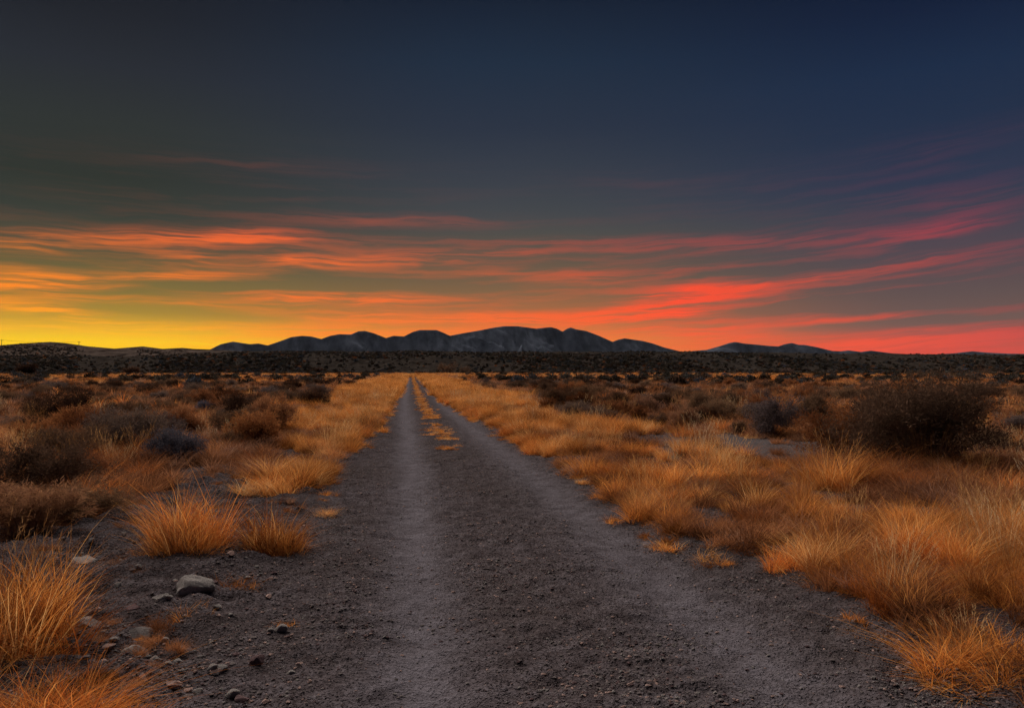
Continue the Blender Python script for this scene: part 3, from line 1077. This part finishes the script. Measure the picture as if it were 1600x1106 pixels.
keep = off_road(x, y, 1.0) & (rng.random(len(x)) < 0.3 + 0.7 * smooth(cl, 0.4, 0.55))
sow(x[keep], y[keep], ['dpatch0', 'dpatch1', 'gpatch0', 'gpatch1', 'vpatch0', 'vpatch1'], [3, 3, 1.4, 1.4, 1.4, 1.4], 0.9, 1.5)
# distant golden edge of the plain
x, y = field(5000, 150, 262)
sow(x, y, ['vpatch0', 'vpatch1', 'vpatch2'], [1, 1, 1], 0.8, 1.3)
scatter('grass', grass_meshes, np.concatenate(GP), np.concatenate(GR), np.concatenate(GS), np.concatenate(GI),
        'dry golden grass covering the verges and the open plain', 'grass')

# gravel
def rock_mesh(name, seed, sub, mat, flat=0.62, cuts=5, rough=0.16):
    bm = bmesh.new()
    bmesh.ops.create_icosphere(bm, subdivisions=sub, radius=1.0)
    rr = random.Random(seed)
    planes = [(Vector((rr.gauss(0, 1), rr.gauss(0, 1), rr.gauss(0.2, .8))).normalized(), rr.uniform(0.45, 0.80)) for _ in range(cuts)]
    sx, sy = rr.uniform(0.85, 1.2), rr.uniform(0.7, 1.0)
    for v in bm.verts:
        p = v.co.copy()
        for n, d in planes:
            s = p.dot(n)
            if s > d:
                p -= n * (s - d) * 0.96
        c = np.array(p)
        f = 1 + rough * 1.2 * (float(fbm(c[0] * 1.3 + seed, c[1] * 1.3 + c[2] * 1.7, 1.0, 3, seed % 50)) - 0.5)
        v.co = Vector((p.x * sx * f, p.y * sy * f, p.z * flat * f))
    me = bpy.data.meshes.new(name)
    bm.to_mesh(me)
    bm.free()
    me.materials.append(mat)
    me.polygons.foreach_set('use_smooth', np.ones(len(me.polygons), bool))
    me.set_sharp_from_angle(angle=0.42)
    return me


M_PEBBLE = rock_material('grey_pebbles', (0.075, 0.064, 0.066), (0.20, 0.178, 0.182))
PEB = [rock_mesh('pebble', 400 + i, 1 if i < 4 else 3, [M_PEBBLE, M_PEBBLE, M_ROCK_PURPLE][i % 3] if i < 4 else [M_ROCK_PINK, M_ROCK][i % 2], 0.42 if i < 4 else 0.55, 3 if i < 4 else 8) for i in range(6)]
n = 130000
y = 3.1 + 22 * rng.random(n) ** 2.2
x = rng.uniform(-5.0, 4.2, n) * (0.75 + 0.25 * smooth(y, 3, 8))
rutd = np.exp(-((x - rut_l(y)) / 0.30) ** 2) + np.exp(-((x - rut_r(y)) / 0.32) ** 2)
ok = rng.random(n) < (0.9 - 0.75 * np.clip(rutd, 0, 1)) * (0.25 + 0.9 * smooth(fbm(x, y, 1.6, 2, 90), 0.4, 0.6))
x, y = x[ok], y[ok]
s = 0.004 + 0.011 * rng.random(len(x)) ** 2.6 + (rng.random(len(x)) < 0.03) * (x < -0.8) * 0.018 * rng.random(len(x))
scatter('gravel', PEB, np.stack([x, y, gz(x, y) + s * 0.15], 1), np.stack([0 * x, 0 * x, rng.random(len(x)) * 6.28], 1), s,
        rng.integers(0, len(PEB), len(x)), 'loose grey and purple gravel on the road and the bare ground', 'gravel')

# scrub on the bluff, the hills and the far plain
NB = 30000
a = rng.uniform(-0.62, 0.84, NB)
r = rng.uniform(261, 384, NB)
bx, by = r * np.sin(a), r * np.cos(a)
dens = 0.14 + 0.86 * smooth(fbm(bx + 0.3 * by, by * 0.4, 0.035, 3, 95), 0.36, 0.56)
ok = rng.random(NB) < dens
P = [np.stack([bx, by, bluff_h(a, r) - 0.1], 1)[ok]]
S = [((0.35 + 0.65 * rng.random(NB) ** 2) * (1 - 0.45 * smooth(r, 330, 384)))[ok]]
NH = 9000
a = rng.uniform(-0.62, azel(480, 577)[0], NH)
r = rng.uniform(430, 736, NH)
hx, hy = r * np.sin(a), r * np.cos(a)
ok = rng.random(NH) < smooth(fbm(hx + 0.5 * hy, hy * 0.3 - hx * 0.1, 0.02, 3, 96), 0.36, 0.55)
P.append(np.stack([hx, hy, hill_h(a, r) - 0.1], 1)[ok])
S.append(((0.35 + 0.6 * rng.random(NH)) * (1 - 0.5 * smooth(r, 640, 725)))[ok])
x, y = field(2600, 62, 235)
ok = off_road(x, y, 2.5) & (verge(x, y) < 0.2) & (rng.random(2600) * (1 + 1.5 * smooth(y, 90, 200)) < smooth(fbm(x, y, 0.04, 3, 97), 0.36, 0.58))
P.append(np.stack([x, y, gz(x, y, False) - 0.05], 1)[ok])
S.append((0.4 + 0.5 * rng.random(2600))[ok])
# thicket along the foot of the bluff
x, y = field(1500, 246, 268)
ok = np.abs(x + 0.3) > 2.5
P.append(np.stack([x, y, 0 * x - 0.2], 1)[ok])
S.append((0.4 + 0.8 * rng.random(1500) ** 2)[ok])
BR = ['brown0', 'brown1', 'brown2', 'rust0', 'rust1', 'rust2', 'dark1', 'grey0']
bx, by = field(2600, 16, 75, 0.9)
ok = off_road(bx, by, 1.0) & (verge(bx, by) < 0.15) & (bareness(bx, by) < 0.2) & (rng.random(2600) < 0.12 + 0.88 * smooth(fbm(bx, by, 0.13, 3, 98), 0.38, 0.56))
bx, by = bx[ok], by[ok]
bi = rng.choice(8, len(bx), p=[.2, .2, .2, .1, .1, .1, .06, .04])
brz = rng.random(len(bx)) * 6.283
bs = rng.uniform(0.45, 0.95, len(bx))
bp = np.stack([bx, by, gz(bx, by, False) - 0.02], 1)
scatter('brush', [SHRUB[k][j] for k in BR for j in (0, 1)], np.concatenate([bp, bp]), np.tile(np.stack([0 * brz, 0 * brz, brz], 1), (2, 1)), np.tile(bs, 2),
        np.concatenate([bi * 2, bi * 2 + 1]), 'low brown brush filling the plain between the larger shrubs', 'brush')
P, S = np.concatenate(P), np.concatenate(S)
scatter('scrub', FAR, P, np.stack([0 * S, 0 * S, rng.random(len(S)) * 6.28], 1), S, rng.choice(4, len(S), p=[.42, .50, .05, .03]),
        'distant dark scrub dotted over the bluff, the hills and the far plain', 'scrub')

# ------------------------------------------------------------------ individual plants
def place_shrub(key, x, y, sc, rz, label, group=None, name='desert_shrub', zs=1.0):
    root = obj(name, None, None, (x, y, float(gz(x, y, False)) - 0.01), rz, (sc, sc, sc * zs))
    tag(root, label, 'shrub', group)
    b, l = SHRUB[key]
    obj('branches', b, root)
    if l:
        obj('foliage', l, root)
    return root


def spot(px, py):
    return onground(px, py)


FEATURED = [  # kind, px, py (base), scale, turn, label, height factor
    ('big0', 1440, 738, 1.6, 0.3, 'widest dark twiggy shrub standing beside the bare patch at the right', 0.82),
    ('big1', 1330, 722, 1.25, 1.2, 'tall rust-tipped shrub just left of the widest dark shrub', 0.8),
    ('dead0', 1560, 722, 1.0, 0.9, 'leafless dead shrub with dark tangled bare branches right of the widest dark shrub', 0.8),
    ('dark0', 1205, 688, 1.25, 2.0, 'dark spreading shrub behind the bare silt patch right of the road', 1.0),
    ('brown1', 1275, 668, 1.3, 0.4, 'broad brown shrub between the bare silt patch and the tall rust shrub', 1.0),
    ('grey0', 275, 728, 1.0, 0.8, 'silvery grey twiggy shrub left of the road beyond the bare gravel', 1.0),
    ('dead0', 232, 718, 0.75, 2.4, 'dead forked bare branch standing next to the silvery grey shrub', 1.15),
    ('rust0', 40, 836, 1.05, 0.0, 'low rust-brown shrub at the left edge above the golden grass corner', 0.72),
    ('brown0', 120, 812, 0.9, 1.4, 'dark-based brown shrub right beside the low rust-brown shrub at the left', 0.72),
    ('dark1', 490, 637, 1.2, 0.0, 'dark rounded shrub at the outer edge of the golden left verge', 0.9),
    ('dark2', 105, 668, 1.5, 1.0, 'large dark shrub mass far left in the open plain', 1.0),
    ('rust2', 1010, 650, 1.3, 0.5, 'dark low shrub just outside the golden right verge', 0.85),
]
taken = []
for k, px, py, sc, rz, lab, zs in FEATURED:
    x, y = spot(px, py)
    place_shrub(k, x, y, sc, rz, lab, None, 'desert_shrub', zs)
    taken.append((x, y, 0.9 * sc))

groups = {'rust': ('rust-tipped twiggy shrub', 'rust shrubs on the plain'),
          'dark': ('blackish leafy shrub', 'dark shrubs on the plain'),
          'brown': ('dull brown bushy shrub', 'brown shrubs on the plain')}
rs = random.Random(9)
count = 0
while count < 275:
    r = 7.5 + 58 * rs.random() ** 0.9
    a = rs.uniform(AZ_LO + 0.05, AZ_HI - 0.05)
    x, y = r * math.sin(a), r * math.cos(a)
    ax, ay = np.array([x]), np.array([y])
    if not off_road(ax, ay, 1.2)[0] or verge(ax, ay)[0] > 0.15 or bareness(ax, ay)[0] > 0.2:
        continue
    if rs.random() > 0.15 + 0.85 * smooth(fbm(ax, ay, 0.16, 2, 101), 0.38, 0.58)[0]:
        continue
    if r < 14 and x > 0:
        continue
    if any((x - t[0]) ** 2 + (y - t[1]) ** 2 < (t[2] + 0.25) ** 2 for t in taken):
        continue
    kind = rs.choices(['rust', 'dark', 'brown'], [0.7, 0.6, 1.7])[0]
    side = 'left' if x < 0 else 'right'
    zone = 'in the nearer scrub' if r < 20 else ('in the middle distance' if r < 38 else 'far out on the plain')
    lab = groups[kind][0] + ' %s, %s of the road' % (zone, side)
    sc = rs.uniform(0.75, 1.45)
    place_shrub(kind + str(rs.randrange(3)), x, y, sc, rs.uniform(0, 6.28), lab, groups[kind][1] + ' %s, %s' % (zone, side), zs=rs.uniform(0.75, 1.05))
    taken.append((x, y, 0.40 * sc))
    count += 1


def place_tuft(keys, px, py, sc, label, group=None, rz=0.0, zs=1.0, cluster=None, cat='grass tuft'):
    """a clump of one or more root crowns: a thing whose parts are its bunches of blades"""
    x, y = spot(px, py)
    z = float(gz(x, y, False)) - 0.01
    if isinstance(keys, str):
        o = obj('grass_tuft', TUFT[keys], None, (x, y, z), rz, (sc, sc, sc * zs))
        return tag(o, label, cat, group)
    root = obj('grass_clump', None, None, (x, y, z))
    tag(root, label, 'grass clump', group)
    for k, (ox, oy, s) in zip(keys, cluster):
        obj('blades', TUFT[k], root, (ox, oy, float(gz(x + ox, y + oy, False)) - 0.01 - z), rz + ox * 9 + oy * 5, (s * sc, s * sc, s * sc * zs))
    return root


# the two big rounded clumps left of the road
place_tuft(['bushy0', 'rust1', 'bushy1', 'bushy2', 'rust0', 'low1'], 285, 876, 1.12, 'larger of the two rounded orange grass clumps on the bare gravel left of the road', None, 0.2, 1.5,
           [(0, 0.1, 0.95), (0.15, 0.18, 0.85), (-0.10, 0.14, 0.95), (0.12, 0.0, .6), (0.02, 0.3, 1.05), (-.24, -.04, 0.8)])
place_tuft(['rust2', 'bushy2', 'bushy0', 'low0'], 428, 866, 1.12, 'smaller rounded orange grass clump close to the left road edge', None, 1.1, 1.4,
           [(0, 0.10, 0.85), (0.10, 0.06, 0.65), (-0.06, 0.12, 0.8), (.06, -.02, .7)])
place_tuft(['bushy1', 'bushy0', 'tall0', 'bushy2', 'rust0'], 430, 772, 1.0, 'orange grass clump behind the two rounded ones on the left roadside', None, 0.4, 0.95,
           [(0, 0, 1.0), (-0.35, 0.05, 0.8), (0.25, 0.35, 1.0), (0.1, 0.7, 1.1), (-0.15, 0.45, .9)])
place_tuft(['low0', 'low2'], 358, 918, 0.8, 'small low grass tuft right of the largest grey rock', None, 0, 1, [(0, 0, 1.0), (0.1, 0.03, 0.8)])
place_tuft(['low1', 'low0'], 278, 972, 0.72, 'small orange grass tuft in front of the largest grey rock', None, 1, 1.25, [(0, 0, 1.0), (.04, .06, .9)])
place_tuft('low2', 445, 977, 0.34, 'tiny orange grass sprig on gravel left of the near wheel track', None, 2)
place_tuft('low0', 1345, 1000, 0.42, 'tiny lone orange sprig on gravel at the right roadside', None, 2)
place_tuft(['rust0', 'low1'], 506, 806, 0.42, 'small reddish grass tuft on the left road edge beside the smaller clump', None, 0, 0.9, [(0, 0, 1.0), (0.12, 0, 0.9)])
# grass in the bottom left corner
place_tuft(['tall0', 'tall1', 'rust0', 'bushy0', 'stalk0', 'tall2', 'rust1'], 8, 1035, 1.15, 'tall golden grass clump rising from the left edge of the picture', None, 0, 1.2,
           [(0, 0, 0.95), (-0.2, 0.15, 1.0), (0.05, 0.1, 1.0), (-0.12, -0.1, 0.9), (-0.1, 0.2, 0.75), (0.0, 0.4, .8), (-.3, -.05, 1.0)])
place_tuft(['rust1', 'rust2', 'rust0', 'bushy1', 'stalk1', 'rust1', 'low1', 'rust2'], 95, 1160, 1.0, 'orange grass clump filling the bottom left corner', None, 0.7, 0.8,
           [(0, 0, 0.95), (0.22, -.02, 0.75), (-0.25, 0.05, 1.0), (-0.1, 0.16, 0.8), (0.05, 0.05, 0.55), (-.4, .02, 1.0), (.30, .08, .8), (.1, -.12, .9)])
# bottom right corner
place_tuft(['bushy1', 'bushy0', 'low1', 'low0', 'stalk1', 'low2'], 1500, 1062, 0.85, 'pale golden grass clump in the bottom right corner', None, 0.2, 0.85,
           [(0, 0, 1.0), (0.28, 0.1, 1.0), (-0.12, -0.08, 1.1), (0.12, -0.2, 1.0), (0.2, 0.2, 0.6), (0.35, -.15, 1.1)])
# right verge, the ones that stand out along its front
place_tuft(['tall1', 'bushy0', 'rust2', 'bushy2', 'tall0'], 1290, 905, 1.0, 'big orange grass clump leaning over the gravel at the right roadside', None, 0.9, 1.0,
           [(0, 0.05, 0.8), (0.22, 0.1, 0.75), (-0.18, 0.16, 0.7), (0.1, 0.35, 0.95), (0.3, 0.4, 0.8)])
place_tuft(['rust0', 'rust1', 'rust2', 'tall2'], 1445, 905, 1.0, 'deep rust-red grass clump right of the big leaning clump', None, 0.1, 1.0,
           [(0, 0, 1.05), (0.25, 0.15, 1.0), (-0.2, 0.15, 1.0), (0.1, .4, .9)])
place_tuft(['tall2', 'tall0', 'stalk0', 'tall1'], 1310, 775, 1.15, 'tallest pale golden grass clump in front of the rust-tipped shrub', None, 0.3, 1.05,
           [(0, 0, 1.0), (0.25, 0.1, 1.0), (0.1, 0.3, .9), (-0.25, 0.2, 1.0)])
place_tuft(['stalk0', 'stalk1', 'tall1'], 1545, 895, 1.0, 'sparse tall pale stalks at the right edge above dark ground', None, 0.3, 1.0,
           [(0, 0, 0.9), (0.3, 0.2, 0.9), (-0.2, 0.3, .7)])
place_tuft(['bushy2', 'low0', 'bushy1'], 912, 742, 0.8, 'round orange tuft where the right verge steps into the road', None, 0.3, 0.85, [(0, 0, 1.0), (-0.22, 0.1, 1.0), (.2, .2, .9)])
# the lone tuft and the strip between the tracks
place_tuft(['low0', 'low1', 'low2'], 677, 672, 0.9, 'nearest flat orange tuft growing between the two wheel tracks', None, 0.3, 0.9, [(0, 0, 1.1), (-0.22, 0.05, 1.0), (.2, 0.05, .9)])
place_tuft(['low1', 'low2'], 668, 652, 0.85, 'second flat orange tuft between the wheel tracks behind the nearest one', None, 1.3, 0.9, [(0, 0, 1.1), (0.2, 0.15, 1.0)])

# ------------------------------------------------------------------ rocks
ROCKS = [  # px, py (base), width px, material, flatness, label
    (298, 938, 50, M_ROCK, 0.75, 'largest rounded grey rock between small tufts left of the road'),
    (250, 955, 30, M_ROCK, 0.6, 'grey-purple stone just left of the largest rock'),
    (212, 998, 46, M_ROCK, 0.62, 'angular pale grey rock in the middle of the left rock cluster'),
    (132, 988, 46, M_ROCK, 0.42, 'flat grey slab half hidden beside tall golden grass'),
    (206, 1030, 48, M_ROCK, 0.55, 'tilted wedge-shaped pale rock nearest to the corner grass'),
    (240, 1028, 24, M_ROCK, 0.7, 'small upright grey stone right of the wedge-shaped rock'),
    (220, 1072, 40, M_ROCK_PINK, 0.55, 'pinkish rock at the rim of the corner grass clump'),
    (268, 1080, 28, M_ROCK_PINK, 0.6, 'small pinkish stone right of the pinkish rock'),
    (400, 1042, 34, M_ROCK_PURPLE, 0.5, 'dark purple stone lying alone on the gravel near the wheel track'),
    (330, 922, 26, M_ROCK_PURPLE, 0.4, 'dark flat stone touching the right side of the largest rock'),
    (205, 970, 30, M_ROCK_PURPLE, 0.5, 'dark purple stone above the angular pale rock'),
    (242, 992, 26, M_ROCK_PURPLE, 0.6, 'blackish stone right of the angular pale rock'),
    (272, 924, 14, M_ROCK, 0.6, 'little pale stone at the upper left of the largest rock'),
    (384, 912, 16, M_ROCK, 0.5, 'little greenish-grey stone right of the small low tuft'),
    (128, 888, 44, M_ROCK, 0.45, 'low grey rock far left behind tall golden grass'),
    (178, 1012, 16, M_ROCK, 0.6, 'little grey stone between the flat slab and the wedge rock'),
    (375, 1100, 26, M_ROCK_PURPLE, 0.5, 'dark stone at the bottom edge left of the wheel track'),
    (1060, 898, 7, M_ROCK, 0.6, 'tiny pale stone on the right wheel track'),
]
for i, (px, py, wpx, mat, fl, lab) in enumerate(ROCKS):
    x, y = spot(px, py)
    rad = wpx / F_PX * math.hypot(x, y) * 0.52
    me = rock_mesh('rock', 500 + i * 7, 4 if wpx > 10 else 2, mat, fl, 12, 0.34)
    o = obj('rock', me, None, (x, y + rad * 0.5, float(gz(x, y)) + rad * fl * 0.22), i * 1.7, rad)
    o.rotation_euler = (0.15 * math.sin(i * 2.1), (0.35 if 'tilted' in lab else 0.12) * math.cos(i * 1.3), i * 1.7)
    tag(o, lab, 'rock')
rs = random.Random(31)
for i in range(60):
    px, py = rs.uniform(120, 470), rs.uniform(780, 1100)
    if px > 330 and py < 880 or px < 200 and py > 1050:
        continue
    x, y = spot(px, py)
    rad = rs.uniform(0.018, 0.045)
    o = obj('stone', PEB[4 + i % 2] if i % 3 else PEB[5], None, (x, y, float(gz(x, y)) + rad * 0.2), rs.uniform(0, 6), rad)
    tag(o, 'fist-sized or smaller stone strewn over the bare ground left of the road', 'stone', 'stones on the bare ground')

# ------------------------------------------------------------------ trees at the foot of the bluff
def make_tree(seed, bark, leafmat, H, stems, spread_, per, ll, lw):
    b, tips, dirs = branch_mesh(seed, H, spread_, stems, 4, 2, 0.36, 0.66, 0.16 * H / 6, 0.2, 0.3)
    l = leaf_mesh(seed + 1, tips, dirs, per, ll, lw, 0.9, 0.25)
    return mesh_np('trunk', b[0], b[1], bark, b[2]), mesh_np('crown', l[0], l[1], leafmat, l[2])


TREES = [make_tree(600, M_GREYTWIG, M_LEAF_BROWN, 5.4, 9, 0.9, 1, 0.28, 0.035), make_tree(601, M_TWIG, M_LEAF_DARK, 3.0, 8, 1.0, 2, 0.35, 0.07)]


def place_tree(kind, px, dist, sc, label, zs=1.0):
    a = azel(px, 577)[0]
    x, y = dist * math.sin(a), dist * math.cos(a)
    z = float(bluff_h(np.array([a]), np.array([dist]))[0]) if dist > 262 else -0.3
    root = obj('tree', None, None, (x, y, max(z, -0.4)), px * 0.37, (sc, sc, sc * zs))
    tag(root, label, 'tree')
    t, c = TREES[kind]
    obj('trunk', t, root)
    obj('crown', c, root)


place_tree(0, 697, 248, 1.0, 'bare pale-brown tree at the end of the road below the bluff', 1.0)
place_tree(0, 727, 252, 0.72, 'smaller bare brown tree right beside the tree at the end of the road')
place_tree(1, 206, 246, 1.0, 'dark round tree on the far edge of the plain at the left')
place_tree(1, 40, 262, 1.35, 'dark tree below the gullied hill at the far left')
place_tree(1, 495, 254, 0.9, 'small dark tree below the bluff left of the road end')
place_tree(0, 1540, 262, 0.5, 'small pale bare tree below the bluff at the far right')
place_tree(1, 1230, 256, 0.85, 'small dark tree below the bluff right of the road end')

# ------------------------------------------------------------------ power line on the left hill
def cylinder(name, p, q, r0, r1, sides, mat, parent=None):
    p, q = Vector(p), Vector(q)
    d = (q - p).normalized()
    u = d.orthogonal().normalized()
    w = d.cross(u)
    V = [tuple(c + (u * math.cos(6.28319 * k / sides) + w * math.sin(6.28319 * k / sides)) * r) for c, r in ((p, r0), (q, r1)) for k in range(sides)]
    Fs = [(k, (k + 1) % sides, sides + (k + 1) % sides, sides + k) for k in range(sides)] + [tuple(range(sides))[::-1], tuple(range(sides, 2 * sides))]
    me = bpy.data.meshes.new(name)
    me.from_pydata(V, [], Fs)
    me.materials.append(mat)
    return obj(name, me, parent)


poles = []
for px, dist, lab in ((2, 720, 'wooden utility pole at the far left edge on the hill crest'), (123, 760, 'wooden utility pole behind the hill crest against the brightest sky')):
    a = azel(px, 577)[0]
    x, y = dist * math.sin(a), dist * math.cos(a)
    z0 = float(hill_h(np.array([a]), np.array([float(dist)]))[0]) - 0.3
    top = CAM_Z + dist * math.tan(azel(px, 530.5 if px < 50 else 533.0)[1])
    root = tag(obj('utility_pole', None, None, (x, y, z0)), lab, 'utility pole')
    cylinder('post', (0, 0, 0), (0, 0, top - z0), 0.24, 0.16, 8, M_POLE, root)
    cylinder('crossarm', (-1.3, 0.22, top - z0 - 0.6), (1.3, 0.22, top - z0 - 0.6), 0.1, 0.1, 6, M_POLE, root)
    for ox in (-1.1, 0, 1.1):
        cylinder('insulator', (ox, 0.22, top - z0 - 0.5), (ox, 0.22, top - z0 - 0.2), 0.07, 0.05, 6, M_ROCK, root)
    poles.append((x, y, top - 0.3))
for k, ox in enumerate((-1.1, 0, 1.1)):
    p, q = np.array(poles[0]) + (ox, .22, 0), np.array(poles[1]) + (ox, .22, 0)
    bmv, bmf = [], []
    N_ = 24
    for i in range(N_ + 1):
        t = i / N_
        c = p * (1 - t) + q * t - np.array([0, 0, 4 * t * (1 - t) * 1.2])
        for j in range(3):
            bmv.append((c[0], c[1] + 0.025 * math.cos(2.0944 * j), c[2] + 0.025 * math.sin(2.0944 * j)))
    for i in range(N_):
        for j in range(3):
            bmf.append((3 * i + j, 3 * i + (j + 1) % 3, 3 * i + 3 + (j + 1) % 3, 3 * i + 3 + j))
    me = bpy.data.meshes.new('power_line')
    me.from_pydata(bmv, [], bmf)
    me.materials.append(M_POLE)
    tag(obj('power_line', me), 'thin power line strung between the two utility poles on the left hill', 'power line', 'power lines on the hill')

# ------------------------------------------------------------------ haze
hm, hnt, hout = new_mat('haze_air')
pv = hnt.nodes.new('ShaderNodeVolumePrincipled')
pv.inputs['Color'].default_value = (0.62, 0.76, 1.0, 1)
pv.inputs['Density'].default_value = 0.000005
pv.inputs['Anisotropy'].default_value = 0.0
hnt.links.new(pv.outputs[0], hout.inputs['Volume'])
hx0, hx1, hy0, hy1, hz0, hz1 = -9200, 9200, -300, 9700, -12, 460
hme = bpy.data.meshes.new('haze')
hme.from_pydata([(x, y, z) for z in (hz0, hz1) for x, y in ((hx0, hy0), (hx1, hy0), (hx1, hy1), (hx0, hy1))], [],
                [(3, 2, 1, 0), (4, 5, 6, 7), (0, 1, 5, 4), (1, 2, 6, 5), (2, 3, 7, 6), (3, 0, 4, 7)])
hme.materials.append(hm)
tag(obj('haze', hme), 'thin evening haze in front of the distant mountains', 'haze', kind='stuff')
